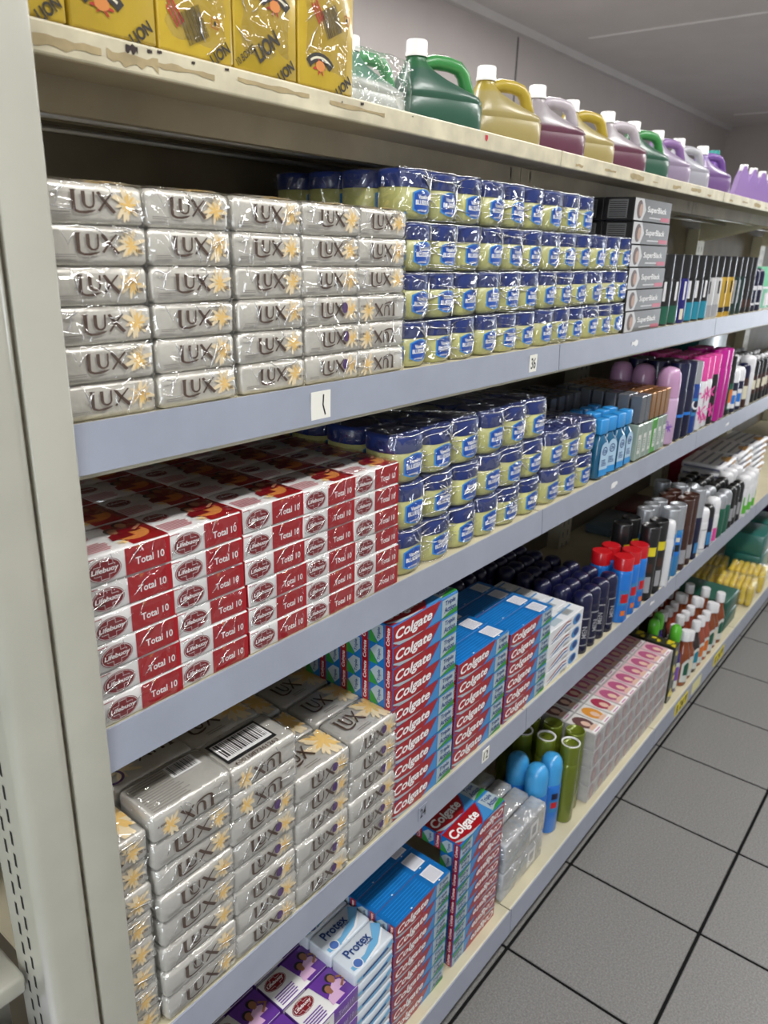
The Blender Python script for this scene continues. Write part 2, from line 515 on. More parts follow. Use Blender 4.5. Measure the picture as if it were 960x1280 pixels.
# ------------------------------------------------------------------ shelving bays
def shelf_board(bay, lvl, unit):
    x0, x1 = JOINT[bay]+.0015, JOINT[bay+1]-.0015
    z = {1: Z1, 2: Z2, 3: Z3, 4: Z4, 5: Z5}[lvl]
    yf = YF[lvl]
    xl = max(x0, .3275)
    if lvl == 1:
        b = MB()
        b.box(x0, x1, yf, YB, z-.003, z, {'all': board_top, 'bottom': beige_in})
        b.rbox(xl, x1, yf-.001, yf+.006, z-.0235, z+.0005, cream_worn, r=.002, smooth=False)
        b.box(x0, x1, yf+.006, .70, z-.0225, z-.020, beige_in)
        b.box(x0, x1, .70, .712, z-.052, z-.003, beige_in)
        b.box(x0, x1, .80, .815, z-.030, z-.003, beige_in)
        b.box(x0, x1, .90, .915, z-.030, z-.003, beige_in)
        o = ob('shelf_board', b.mesh('shelf_board'), unit)
        for yy in (.765, .86):
            ob('support_rod', MB().tube([(x0+.03, yy, z-.045), (x1-.03, yy, z-.045)], .0035, steel, 6).mesh('support_rod'), o)
        fr = FRONT(yf-.001)
        if bay == 0:
            for q, (a, c, lo, hi) in enumerate([(.335, .405, 1.6865, 1.6985), (.410, .46, 1.6865, 1.699), (.46, .522, 1.691, 1.698), (.55, .648, 1.694, 1.7005), (.68, .775, 1.694, 1.6995)]):
                ob('bare_patch', MB().dec(JAG(a, c, lo, hi, q), fr, tan_chip, 2).mesh('bare_patch'), o)
            for q, (x, zz, r) in enumerate([(.434, 1.7015, .006), (.452, 1.703, .0025), (.462, 1.704, .0025), (.498, 1.7025, .002), (.537, 1.7035, .0025), (.734, 1.703, .003), (.70, 1.7, .0012), (.83, 1.703, .0012)]):
                ob('paint_chip', MB().dec(JAG(x-r, x+r, zz-r*.8, zz+r*.8, q+20, 7), fr, dark_chip, 2).mesh('paint_chip'), o)
            ob('red_mark', MB().dec(JAG(1.0, 1.007, 1.695, 1.704, 3, 3), fr, mat('red_mark', (.5, .02, .04), .6), 2).mesh('red_mark'), o)
        else:
            for q in range(7):
                x = x0+.05+.12*q
                ob('bare_patch', MB().dec(JAG(x, x+.03+.02*(q % 3), 1.688+.003*(q % 2), 1.694+.003*(q % 3), q+40, 5), fr, tan_chip, 2).mesh('bare_patch'), o)
        return o
    b = MB()
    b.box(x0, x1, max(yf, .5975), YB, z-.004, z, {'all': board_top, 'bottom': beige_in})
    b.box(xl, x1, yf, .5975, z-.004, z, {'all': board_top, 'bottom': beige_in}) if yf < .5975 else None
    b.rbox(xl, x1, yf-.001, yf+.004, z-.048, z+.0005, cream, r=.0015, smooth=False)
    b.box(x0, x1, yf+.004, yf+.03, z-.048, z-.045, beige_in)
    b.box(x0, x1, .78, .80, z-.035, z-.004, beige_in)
    o = ob('shelf_board', b.mesh('shelf_board'), unit)
    lo, hi = {2: (-.042, .0025), 3: (-.044, .004), 4: (-.046, .006), 5: (-.062, .003)}[lvl]
    st = MB()
    tl = -.010
    st.add([(xl, yf-.002+0, z+hi), (x1, yf-.002, z+hi), (x1, yf-.002+tl*.3, z+lo), (xl, yf-.002+tl*.3, z+lo),
            (xl, yf-.0045, z+hi), (x1, yf-.0045, z+hi), (x1, yf-.0045+tl*.3, z+lo), (xl, yf-.0045+tl*.3, z+lo)],
           [(4, 7, 6, 5), (0, 1, 2, 3), (0, 4, 5, 1), (3, 2, 6, 7), (0, 3, 7, 4), (1, 5, 6, 2)], lav)
    ob('price_strip', st.mesh('price_strip'), o)
    return o
UN = ['nearest', 'second nearest', 'third', 'fourth', 'farthest']
units = []
slot_dark = dark_void
for bay in range(5):
    e = ob('shelving_bay', None, None, (0, 0, 0))
    tagp(e, f'cream metal gondola shelving bay with lavender price strips, {UN[bay]} along the aisle', 'shelving', 'joined bays of aisle shelving')
    units.append(e)
    boards = {}
    for lvl in (1, 2, 3, 4, 5):
        boards[lvl] = shelf_board(bay, lvl, e)
    x0, x1 = JOINT[bay], JOINT[bay+1]
    ob('back_panel', MB().box(x0, x1, YB+.002, YB+.012, .02, Z1-.003, mat('brown_beige_back_panel', (.20, .17, .12), .6, var=.2, scale=10)).mesh('back_panel'), e)
    # kick plate under the base shelf
    ob('kick_plate', MB().box(x0+.002, x1-.002, .655, .665, .0, Z5-.05, mat('kick_plate_grey', (.30, .28, .24), .6, var=.2, scale=20)).mesh('kick_plate'), e)
    ob('base_foot', MB().box(x1-.03, x1+.03, .615, .75, .0, Z5-.05, mat('foot_dark', (.10, .09, .08), .6)).mesh('base_foot'), e)
    # upright at the far joint
    u = MB().box(x1-.04, x1+.04, .945, YB+.001, Z5+.001, Z1-.06, cream)
    for k in range(38):
        z = .2+k*.038
        u.dec(join(R(-.018, -.014, z, z+.02), R(.014, .018, z, z+.02)), FRONT(.945, 0, x1), slot_dark, 1)
    ob('upright', u.mesh('upright'), e)
    for lvl in (1, 2, 3, 4):
        z = {1: Z1, 2: Z2, 3: Z3, 4: Z4}[lvl]-.026
        hgt = .075
        for xx in (x1-.035, x1+.031):
            vs = [(xx, .70, z), (xx, .945, z), (xx, .945, z-hgt), (xx, .70, z-.015), (xx+.004, .70, z), (xx+.004, .945, z), (xx+.004, .945, z-hgt), (xx+.004, .70, z-.015)]
            fs = [(0, 3, 2, 1), (4, 5, 6, 7), (0, 1, 5, 4), (3, 7, 6, 2), (0, 4, 7, 3), (1, 2, 6, 5)]
            ob('bracket', MB().add(vs, fs, cream).mesh('bracket'), e)
    # tickets on strips
    tk = {0: [(2, .632, 'plain', 0), (2, 1.142, '36', 0), (4, .875, '24', 1), (4, 1.078, '12', 0)], 1: [(2, 1.585, 'scrap', 0), (3, 1.577, 'scrap', 0), (4, 1.95, 'scrap', 0)], 2: [(3, 2.44, 'scrap', 0), (5, 2.40, 'yellow', 0), (5, 2.56, 'pale', 0), (5, 2.83, 'yellow', 0)]}.get(bay, [])
    for lvl, x, kind, rot in tk:
        z = {2: Z2-.021, 3: Z3-.022, 4: Z4-.014, 5: Z5-.030}[lvl]
        y = YF[lvl]-.0062
        b = MB()
        pap = mat('ticket_paper', (.80, .79, .72), .7)
        yel = mat('ticket_yellow', (.75, .62, .03), .6)
        if kind == 'plain':
            b.box(x-.016, x+.016, y-.001, y, z-.016, z+.016, pap)
            b.dec(STK([(x+.004, z+.012), (x+.003, z), (x+.007, z-.012)], .0022), FRONT(y-.001), black_p, 1)
        elif kind in ('36', '12', '24'):
            b.box(x-.012, x+.012, y-.001, y, z-.014, z+.014, pap if not rot else lav)
            b.dec(T(kind if kind != '24' else '24', .016, .018, x, z, .01), FRONT(y-.001), black_p, 1)
        elif kind == 'scrap':
            b.add([(u_, y-.0006, v_) for u_, v_ in JAG(x-.017, x+.017, z-.007, z+.008, int(x*100), 5)[0]], JAG(x-.017, x+.017, z-.007, z+.008, int(x*100), 5)[1], white_p)
        else:
            hw = .065 if kind == 'yellow' else .05
            b.box(x-hw, x+hw, y-.0012, y, z-.022, z+.022, yel if kind == 'yellow' else mat('ticket_pale', (.72, .68, .35), .6))
            if kind == 'yellow':
                b.dec(join(T('R', .022, .034, x-.042, z, .03), T('24', .04, .034, x, z, .03), T('99', .026, .03, x+.042, z+.003, .03)), FRONT(y-.0012), black_p, 1)
        ob('price_ticket', b.mesh('price_ticket'), boards[lvl])

# near corner post, end-cap upright and end-cap back
e = ob('corner_post', None, None, (.3, .6, 0))
tagp(e, 'tall pale grey cream metal corner post at the near end of the shelving', 'post')
ob('face_plate', MB().rbox(-.0125, .0265, -.012, -.004, 0, 1.95, post_grey, r=.002).mesh('face_plate'), e)
ra = .012
outer = [(-.0145, -.0035)]+[(-.0145-ra+ra*math.cos(t), -.004-ra*math.sin(t)) for t in [PI/2*i/8 for i in range(9)]]+[(-.064+ra-ra*math.sin(t), -.004-ra*math.cos(t)) for t in [PI/2*i/8 for i in range(9)]]+[(-.064, .052)]
inner = [(-.058, .052), (-.058, -.0035)]
prof = outer+inner
npf = len(prof)
pb = MB()
pvs = [(x_, y_, 0) for x_, y_ in prof]+[(x_, y_, 1.95) for x_, y_ in prof]
pb.add(pvs, [((i+1) % npf, i, i+npf, (i+1) % npf+npf) for i in range(len(outer)-1)], post_grey, True)
pb.add(pvs, [((i+1) % npf, i, i+npf, (i+1) % npf+npf) for i in range(len(outer)-1, npf)]+[tuple(range(npf)), tuple(range(2*npf-1, npf-1, -1))], post_grey, False)
ob('tube_upright', pb.mesh('tube_upright'), e)
ob('seam', MB().box(-.0146, -.0124, -.006, -.0045, 0, 1.949, mat('seam_rust', (.20, .17, .12), .8, var=.5, scale=90)).mesh('seam'), e)
for k in range(40):
    z = .62+k*.026
    for q, yy in enumerate((.016, .032)):
        ob('slot', MB().dec(R(-yy-.0022, -yy+.0022, z+q*.008, z+q*.008+.016), LEFT(-.064), dark_void, 1).mesh('slot'), e)
e = ob('end_cap_shelving', None, None, (0, .60, 0))
tagp(e, 'pale end shelving behind the corner post at the left picture edge', 'shelving')
ob('back_panel', MB().box(-.15, .232, .085, .095, .0, 1.9, post_grey).mesh('back_panel'), e)
ob('shelf_board', MB().rbox(-.15, .233, .03, .085, .815, .838, post_grey, r=.004).mesh('shelf_board'), e)
ob('lower_shelf_board', MB().rbox(-.15, .233, -.02, .085, .655, .665, post_grey, r=.004).mesh('lower_shelf_board'), e)

# ================================================================== PRODUCTS
# ---------- cream soap bars
soap_w = mat('cream_soap_wrapper', (.66, .635, .57), .34, metal=.3, var=.04, scale=30, bump=.40, bscale=55, coat=.6)
soap_w2 = mat('silver_cream_soap_wrapper', (.62, .605, .56), .34, metal=.35, var=.05, scale=30, bump=.45, bscale=50, coat=.6)
brown_ink = mat('brown_ink', (.085, .050, .035), .4)
gold_ink = mat('gold_flower_ink', (.86, .58, .20), .5)
gold_pale = mat('pale_gold_flower_ink', (.84, .70, .46), .5)
plum_ink = mat('plum_ink', (.09, .04, .16), .5)
grey_ink = mat('grey_fine_print', (.33, .31, .28), .6)
def soap_front(w, h, d, flip=False, badge=False, seed=0, big=1.0):
    s = -1 if flip else 1
    b = MB()
    fr0 = FRONT(-d/2-.0011, h/2)
    fr = (lambda u, v, o: fr0(-u, -v, o)) if flip else fr0
    b.dec(FLOWER(w*.30, h*.06, h*.44, seed, 13), fr, gold_pale, 1, (w*.465, h*.44))
    b.dec(FLOWER(w*.31, h*.02, h*.27, seed+5, 9), fr, gold_ink, 2, (w*.465, h*.44))
    b.dec(soap_logo(w*.42*big, h*.50, -w*.03, h*.04), fr, brown_ink, 3)
    b.dec(LINES(-w*.44, -w*.24, -h*.28, -h*.18, 2, seed), fr, grey_ink, 1)
    b.dec(T('100 g', w*.10, h*.12, w*.405, -h*.12, .02), fr, brown_ink, 3)
    if badge:
        b.dec(EL(w*.19, h*.1, h*.15, h*.19), fr, plum_ink, 4)
    return b.mesh('front_print')
def soap_top(w, h, d, kind, seed=0):
    b = MB()
    fr = TOP(h+.0011)
    if kind == 'back':
        b.dec(LINES(-w*.44, w*.10, -d*.42, d*.42, 13, seed, .45), fr, grey_ink, 1)
        b.dec(R(w*.0, w*.36, d*.05, d*.40), fr, white_p, 2)
        b.dec(BAR(w*.03, w*.33, d*.09, d*.38, seed), fr, black_p, 3)
    elif kind == 'code':
        b.dec(R(-w*.42, w*.30, -d*.30, d*.40), fr, black_p, 1)
        b.dec(R(-w*.39, w*.27, -d*.22, d*.33), fr, white_p, 2)
        b.dec(BAR(-w*.36, w*.24, -d*.14, d*.30, seed), fr, black_p, 3)
        b.dec(T('6001087361263', w*.62, d*.10, -w*.06, -d*.40, .01), fr, brown_ink, 3)
    elif kind == 'flip':
        b.dec(FLOWER(-w*.28, -d*.1, d*.35, seed, 9), fr, gold_pale, 1, (w*.465, d*.45))
        b.dec(RING(-w*.40, -d*.2, d*.20, d*.20, d*.05), fr, plum_ink, 2)
        v, f = soap_logo(w*.46, d*.42, 0, 0)
        b.dec(([(w*.16-x, d*.05-y) for x, y in v], f), fr, brown_ink, 3)
    else:
        b.dec(FLOWER(w*.30, 0, d*.55, seed, 17), fr, gold_pale, 1, (w*.465, d*.45))
        b.dec(FLOWER(w*.34, d*.1, d*.38, seed+3, 13), fr, gold_ink, 2, (w*.465, d*.45))
        b.dec(soap_logo(w*.42, d*.44, -w*.14, d*.06), fr, brown_ink, 3)
        b.dec(LINES(-w*.22, w*.08, -d*.36, -d*.24, 2, seed), fr, grey_ink, 3)
    return b.mesh('top_print')
def soap_body(w, h, d, m, seed):
    b = MB().rbox(-w/2, w/2, -d/2, d/2, 0, h, m, r=.0062, seg=3, jit=.0007, seed=seed)
    # crimped wrapper ends
    return b.mesh('wrapper')
def film_box(w, h, d, m, jit=.0012, seed=0, n=(10, 4, 6), g=.0012, name='film', r=.2, crease=9):
    """wrinkled clear film round a pack"""
    rd = random.Random(seed)
    bm = bmesh.new()
    bmesh.ops.create_cube(bm, size=1)
    bmesh.ops.subdivide_edges(bm, edges=list(bm.edges), cuts=5, use_grid_fill=True)
    vs = []
    bm.verts.index_update()
    for v in bm.verts:
        x, y, z = v.co*2
        k = max(abs(x), abs(y), abs(z))
        q = Vector((x, y, z))
        # squash the corners a little
        e = 10
        n_ = (abs(x)**e+abs(y)**e+abs(z)**e)**(1/e)
        q = q/n_*1.0
        vs.append(((q.x*(w/2+g))+rd.uniform(-jit, jit), q.y*(d/2+g)+rd.uniform(-jit, jit)*.6, h/2+q.z*(h/2+g)+rd.uniform(-jit, jit)*.6))
    fs = [tuple(v.index for v in f.verts) for f in bm.faces]
    bm.free()
    b = MB().add(vs, fs, m, True)
    for k in range(crease):
        x = rd.uniform(-.46, .46)*w
        z = rd.choice([rd.uniform(.55, .95), rd.uniform(.05, .95)])*h
        a = rd.choice([rd.uniform(-.5, .5), rd.uniform(.6, 1.3), rd.uniform(-1.3, -.6)])
        L = rd.uniform(.25, .8)*min(h*1.3, .04)
        pts = []
        for q in range(4):
            t = q/3-.5
            px_ = x+math.cos(a)*L*t+rd.uniform(-.0012, .0012)
            pz_ = z+math.sin(a)*L*t+rd.uniform(-.0012, .0012)
            pts.append((max(-w*.49, min(w*.49, px_)), -d/2-g-.0004, max(h*.03, min(h*.97, pz_))))
        r_ = rd.uniform(.0003, .0008)
        b.tube(pts, [r_*.3, r_, r_, r_*.3], film_line, 6)
    return b.mesh(name)

W, Hh, D = .0945, .0322, .058
A_body = [soap_body(W, Hh, D, soap_w, k) for k in range(3)]
A_norm = [soap_front(W, Hh, D, seed=k) for k in range(3)]
A_badge = soap_front(W, Hh, D, badge=True, seed=4)
A_flip = soap_front(W, Hh, D, flip=True, seed=5)
A_top = soap_top(W, Hh, D, 'front', 2)
A_film = [film_box(W, Hh, D, film_soft, .0005, k, name='clear_film', g=.0027, crease=7) for k in range(3)]
PX = [.282, .3785, .4765, .5765, .672, .7615]
for c in range(6):
    for r in range(6):
        fl_ = A_norm[(r+c) % 3]
        desc = ''
        if r < 3 and c == 4: fl_ = A_badge; desc = ' with plum badge'
        if r < 3 and c == 5: fl_ = A_flip; desc = ' lettered upside down'
        sp = [('wrapper', A_body[(r*2+c) % 3], [('front_print', fl_)]), ('clear_film', A_film[(r+2*c) % 3], [])]
        if r == 5: sp[0][2].append(('top_print', A_top))
        dx = random.uniform(-.0015, .0015)
        if c == 5: dx *= .3
        lab = f'cream soap bar{desc} on upper shelf, {rowname(r, 6)} row, ' + ('column half hidden by the post' if c == 0 else f'{ORD[c-1]} full column from post')
        spawn(sp, 'soap_bar', (PX[c]+dx-(.002 if r > 2 else 0), .612+D/2-.002+(.055 if c == 0 else 0)+random.uniform(-.001, .001), Z2+.0003+.0325*r), lab, 'soap', 'cream soap bars on the upper shelf')

# larger silver cream bars, shelf four
W, Hh, D = .1085, .0372, .066
B_body = [soap_body(W, Hh, D, soap_w2, 10+k) for k in range(3)]
B_norm = [soap_front(W, Hh, D, badge=True, seed=10+k) for k in range(3)]
B_plain = soap_front(W, Hh, D, seed=14, big=1.1)
B_flip = soap_front(W, Hh, D, flip=True, seed=15)
B_tops = {k: soap_top(W, Hh, D, k, 7) for k in ('front', 'back', 'code', 'flip')}
B_film = [film_box(W, Hh, D, film_soft, .0005, 20+k, name='clear_film', g=.0027, crease=6) for k in range(3)]
CX = [.316, .431, .541, .652, .766]
NR = [8, 8, 8, 6, 6]
HR = [.0365, .0385, .0375, .0362, .0362]
CN = ['column half behind post', 'first full column from post', 'second full column', 'third full column', 'column touching the toothpaste']
for c in range(5):
    for r in range(NR[c]):
        top = r == NR[c]-1
        depth = 3 if top else 1
        for q in range(depth):
            f_ = B_norm[(r+c) % 3]
            tk = 'front'
            if c == 1:
                f_ = B_plain if r < 7 else B_flip
                tk = ['back', 'flip', 'front'][q]
            if c == 2 and r >= 6:
                f_ = B_flip; tk = ['code', 'front', 'front'][q]
            if c == 0:
                f_ = B_plain
            sp = [('wrapper', B_body[(r+c) % 3], [('front_print', f_)]), ('clear_film', B_film[(r+c) % 3], [])]
            if top or (c in (0,)):
                sp[0][2].append(('top_print', B_tops[tk]))
            where = CN[c] + (f', {ORD[q]} from the front' if depth > 1 else '')
            spawn(sp, 'soap_bar', (CX[c]+random.uniform(-.002, .002), .606+D/2+q*.069+(.006 if c == 0 else 0)+random.uniform(-.002, .002), Z4+.0003+HR[c]*r), f'silver cream soap bar, {rowname(r, NR[c])} row, {where}', 'soap', 'silver cream soap bars on the lower shelf', rot=random.uniform(-.02, .02))

# ---------- red and white soap bars, shelf three
lb_white = mat('white_soap_wrapper', (.76, .75, .74), .3, bump=.15, bscale=50, coat=.5)
lb_red = mat('red_soap_wrapper', (.34, .004, .011), .3, bump=.15, bscale=50, coat=.5)
lb_dark = mat('dark_red_ink', (.19, .003, .008), .4)
skin_dark = mat('brown_photo_ink', (.10, .04, .025), .5)
orange_i = mat('orange_photo_ink', (.62, .22, .05), .5)
text_red = mat('rose_text_ink', (.55, .20, .22), .5)
lb_purple = mat('purple_soap_wrapper', (.13, .04, .30), .3, bump=.15, bscale=50, coat=.5)
def emblem(b, fr, cx, cy, rx, ry, lay, name='Lifebuoy'):
    b.dec(EL(cx, cy, rx, ry, 24), fr, lb_dark, lay)
    b.dec(RING(cx, cy, rx*.95, ry*.95, ry*.04), fr, white_p, lay+1)
    k = .30
    cross = [(-k*rx*.8, .78*ry), (k*rx*.8, .78*ry), (k*rx*.8, .40*ry), (.62*rx, .40*ry), (.62*rx, -.40*ry), (k*rx*.8, -.40*ry), (k*rx*.8, -.78*ry), (-k*rx*.8, -.78*ry), (-k*rx*.8, -.40*ry), (-.62*rx, -.40*ry), (-.62*rx, .40*ry), (-k*rx*.8, .40*ry), (-k*rx*.8, .78*ry)]
    b.dec(STK([(cx+x, cy+y) for x, y in cross], ry*.05), fr, white_p, lay+1)
    b.dec(R(cx-.72*rx, cx+.72*rx, cy-.30*ry, cy+.30*ry), fr, lb_dark, lay+2)
    b.dec(T(name, rx*1.62, ry*.56, cx, cy, .026, .15), fr, white_p, lay+3)
skin_mid = mat('warm_skin_photo_ink', (.30, .13, .07), .5)
def family(b, fr, x0, x1, y0, y1, lay, seed=0, shirts=None):
    w_, h_ = x1-x0, y1-y0
    sh = shirts or orange_i
    for q, (cx, cy, s) in enumerate(((.26, .50, 1.0), (.56, .70, .95))):
        X, Y = x0+w_*cx, y0+h_*cy
        r = h_*.17*s
        b.dec(PG([(X-r*1.7, Y-r*2.9), (X+r*1.6, Y-r*2.9), (X+r*1.35, Y-r*1.3), (X+r*.4, Y-r*.8), (X-r*.4, Y-r*.8), (X-r*1.35, Y-r*1.3)]), fr, sh, lay+q*3)
        b.dec(R(X-r*.35, X+r*.35, Y-r*1.1, Y-r*.4), fr, skin_mid, lay+1+q*3)
        b.dec(EL(X, Y+r*.28, r*1.0, r*1.0, 14), fr, black_p, lay+1+q*3)
        b.dec(EL(X+r*.08, Y-r*.12, r*.76, r*.92, 14), fr, skin_mid, lay+2+q*3)
    b.dec(STK([(x0+w_*.62, y0+h_*.25), (x0+w_*.90, y0+h_*.45), (x0+w_*.72, y0+h_*.62)], h_*.09), fr, skin_mid, lay+7)
W, Hh, D = .0955, .0300, .066
def life_body(seed, right=lb_red):
    b = MB()
    xs = -W/2+W*.46
    b.rbox(-W/2, W/2, -D/2, D/2, 0, Hh, {'all': lb_white, 'left': right, 'right': right}, r=.0025, seg=2, jit=.0004, seed=seed)
    return b.mesh('wrapper')
def life_print():
    b = MB()
    fr = FRONT(-D/2-.0003, Hh/2)
    b.dec(R(-W*.04, W*.493, -Hh*.46, Hh*.46), fr, lb_red, 1)
    emblem(b, fr, -W*.27, -.001, W*.185, Hh*.39, 1)
    b.dec(T('Total 10', W*.34, Hh*.26, W*.245, -Hh*.06, .018), fr, white_p, 2)
    b.dec(LINES(-W*.49, -W*.36, Hh*.40, Hh*.45, 1), fr, lb_red, 1)
    b.dec(FLOWER(W*.12, Hh*.40, Hh*.10, 2, 6), fr, orange_i, 2)
    return b.mesh('front_print')
def life_top():
    b = MB()
    fr = TOP(Hh+.0004)
    b.dec(R(W*.08, W*.495, -D*.485, D*.485), fr, lb_red, 1)
    b.dec(EL(W*.22, -D*.08, W*.20, D*.26, 16), fr, orange_i, 2)
    family(b, fr, -W*.02, W*.46, -D*.20, D*.48, 3, 1, lb_dark)
    emblem(b, fr, -W*.30, D*.22, W*.15, D*.17, 1)
    b.dec(LINES(-W*.46, -W*.06, -D*.40, -D*.06, 6, 3, .5), fr, text_red, 1)
    b.dec(FLOWER(W*.02, -D*.34, D*.10, 3, 7), fr, gold_ink, 6)
    return b.mesh('top_print')
C_body = [life_body(k) for k in range(3)]
C_front, C_top = life_print(), life_top()
C_film = [film_box(W, Hh, D, film_soft, .0004, 30+k, name='clear_film', g=.0020, crease=4) for k in range(3)]
LX = [.3795, .4745, .573, .6675, .7615]
for c in range(5):
    for r in range(6):
        top = r == 5
        for q in range(5 if top else 1):
            sp = [('wrapper', C_body[(r+c) % 3], [('front_print', C_front)]), ('clear_film', C_film[(r+c) % 3], [])]
            if top or c == 0: sp[0][2].append(('top_print', C_top))
            off = .004 if r < 3 else 0
            spawn(sp, 'soap_bar', (LX[c]+off+random.uniform(-.001, .001), .611+D/2+q*.0672+random.uniform(-.001, .001), Z3+.0003+.0304*r),
                  f'red and white soap bar, {rowname(r, 6)} row, {ORD[c]} column from the post' + (f', {ORD[q]} from the front' if top else ''), 'soap', 'red and white soap bars', rot=random.uniform(-.012, .012))
# extra bars further left, seen past the post on top
for q in range(1, 5):
    sp = [('wrapper', C_body[q % 3], [('top_print', C_top)]), ('clear_film', C_film[q % 3], [])]
    spawn(sp, 'soap_bar', (.2835, .611+D/2+q*.0672, Z3+.0304*5), f'red and white soap bar in the dark half behind the post, {ORD[q]} from the front', 'soap', 'red and white soap bars')

# ---------- petroleum jelly jars in shrink-wrapped trays
jar_y = mat('pale_yellow_jelly', (.50, .50, .19), .35, coat=.3)
lid_b = mat('royal_blue_lid', (.016, .032, .15), .32, coat=.3)
lab_b = mat('blue_jar_label', (.012, .07, .36), .4)
lab_l = mat('light_blue_label_edge', (.05, .25, .62), .4)
def jar_meshes(r, h):
    lz = h*.64
    b = MB().lathe([(r*.72, 0), (r*.9, h*.03), (r*.985, h*.12), (r, h*.3), (r*.99, lz-.001), (r*.9, lz)], jar_y, 20, sq=.6)
    body = b.mesh('jar')
    lid = MB().lathe([(r*1.0, lz), (r*1.015, lz+.002), (r*1.015, h*.93), (r*.97, h*.98), (r*.85, h)], lid_b, 20, sq=.6).mesh('lid')
    b = MB()
    def fr(u, v, o):
        a = -PI/2+.06+u/r
        c, q = math.cos(a), math.sin(a)
        k = (r+o+.0003)/((abs(c)**2.6+abs(q)**2.6)**(1/2.6))
        return (c*k, q*k, v)
    sh = [(-r*.62, h*.18), (-r*.62, h*.52), (-r*.4, h*.60), (0, h*.635), (r*.4, h*.60), (r*.62, h*.52), (r*.62, h*.18), (r*.35, h*.11), (0, h*.085), (-r*.35, h*.11)]
    n = len(sh)
    # fan with centre so it bends round the jar
    def fan(s_, k):
        pts = [(x*k, h*.36+(y-h*.36)*k) for x, y in s_]
        cols = []
        m_ = 8
        out_v, out_f = [], []
        xs = [-r*.60*k+2*r*.60*k*i/m_ for i in range(m_+1)]
        for x in xs:
            t = abs(x)/(r*.60*k)
            top = h*.37+(h*(.615-.08*t**2)-h*.37)*k
            bot = h*.37+(h*(.12+.08*t**2)-h*.37)*k
            out_v += [(x, bot), (x, top)]
        for i in range(m_):
            out_f.append((2*i, 2*i+2, 2*i+3, 2*i+1))
        return out_v, out_f
    b.dec(fan(sh, 1.0), fr, lab_l, 1)
    b.dec(fan(sh, .88), fr, lab_b, 2)
    b.dec(T('Vaseline', r*.70, h*.085, 0, h*.46, .03), fr, white_p, 3)
    b.dec(T('BLUESEAL', r*.95, h*.095, 0, h*.35, .03), fr, white_p, 3)
    b.dec(T('original', r*.55, h*.06, -r*.1, h*.19, .02), fr, white_p, 3)
    lab = b.mesh('label')
    return body, lid, lab
def tray_film(w, d, h, r, nx, ny, seed):
    """shrink film following the jar fronts (scalloped), slightly sagging between jars"""
    rd = random.Random(seed)
    pts = []
    def scal(t, n):      # 0 on jar centre, 1 between
        f = (t*n) % 1.0
        return (abs(f-.5)*2)**2
    for i in range(nx*6+1):
        t = i/(nx*6); pts.append((-w/2+w*t, -d/2+scal(t, nx)*r*.42, 0, -1))
    for i in range(1, ny*4+1):
        t = i/(ny*4); pts.append((w/2-scal(t, ny)*r*.3, -d/2+d*t, 1, 0))
    for i in range(1, nx*4+1):
        t = i/(nx*4); pts.append((w/2-w*t, d/2-scal(t, nx)*r*.3, 0, 1))
    for i in range(1, ny*4):
        t = i/(ny*4); pts.append((-w/2+scal(t, ny)*r*.3, d/2-d*t, -1, 0))
    n = len(pts)
    zs = [0, .12, .3, .5, .68, .86, 1.0]
    vs = []
    for z in zs:
        ins = .006*(max(0, abs(z-.5)-.40)/.10)**2
        for x, y, nx_, ny_ in pts:
            k = 1+.0012/max(w, d)
            j = .0011
            vs.append((x*(1+.003/w)-nx_*ins+rd.uniform(-j, j), y*(1+.003/d)-ny_*ins+rd.uniform(-j, j), -.0004+z*(h+.0018)+rd.uniform(-j, j)*(.4 if z in (0, 1.0) else 1)))
    fs = [(a*n+i, a*n+(i+1) % n, (a+1)*n+(i+1) % n, (a+1)*n+i) for a in range(len(zs)-1) for i in range(n)]
    m = len(vs)
    vs.append((0, 0, h+.0012)); top0 = (len(zs)-1)*n
    fs += [(top0+i, top0+(i+1) % n, m) for i in range(n)]
    b = MB().add(vs, fs, film, True)
    def fy(x):
        t = min(1, max(0, (x+w/2)/w))
        return -d/2+scal(t, nx)*r*.42-.0022
    def line(p0, p1, bow, r_):
        pts = []
        for q in range(9):
            t = q/8
            x = p0[0]+(p1[0]-p0[0])*t+rd.uniform(-.0008, .0008)
            z = p0[1]+(p1[1]-p0[1])*t+bow*math.sin(PI*t)+rd.uniform(-.0008, .0008)
            x = max(-w*.495, min(w*.495, x)); z = max(.001, min(h, z))
            pts.append((x, fy(x), z))
        b.tube(pts, [r_*(.25+.75*math.sin(PI*(.08+.84*q/8))) for q in range(9)], film_line, 6)
    for gp_ in range(1, nx+1):
        cx, cz = -w/2+w*gp_/nx-rd.uniform(.15, .5)*r, h*rd.uniform(.35, .6)
        for k in range(12):
            a = rd.uniform(0, 2*PI)
            L = rd.uniform(.4, 1.25)*r
            line((cx, cz), (cx+math.cos(a)*L, cz+math.sin(a)*L*.8), rd.uniform(-.003, .003), rd.uniform(.0004, .0013))
    for k in range(4):
        z0 = h*rd.uniform(.05, .95)
        line((-w*.48+rd.uniform(0, .3)*w, z0), (w*.48-rd.uniform(0, .3)*w, z0+rd.uniform(-.3, .3)*h), rd.uniform(-.008, .004), rd.uniform(.0003, .0008))
    line((-w*.49, h*.985), (w*.49, h*.985), 0, .0009)
    return b.mesh('shrink_film')
def jar_pack(r, h, nx, ny, rows_all, films, k):
    body, lid, lab = jars[(r, h)]
    w, d = nx*2*r*1.0+.001, ny*2*r
    sp = []
    for j in range(ny if rows_all else 1):
        for i in range(nx):
            sp.append(('jar', body, [('lid', lid), ('label', lab)], (-w/2+r+i*2*r, -d/2+r+j*2*r, 0)))
    sp.append(('shrink_film', films[k % len(films)], []))
    return sp
jars = {}
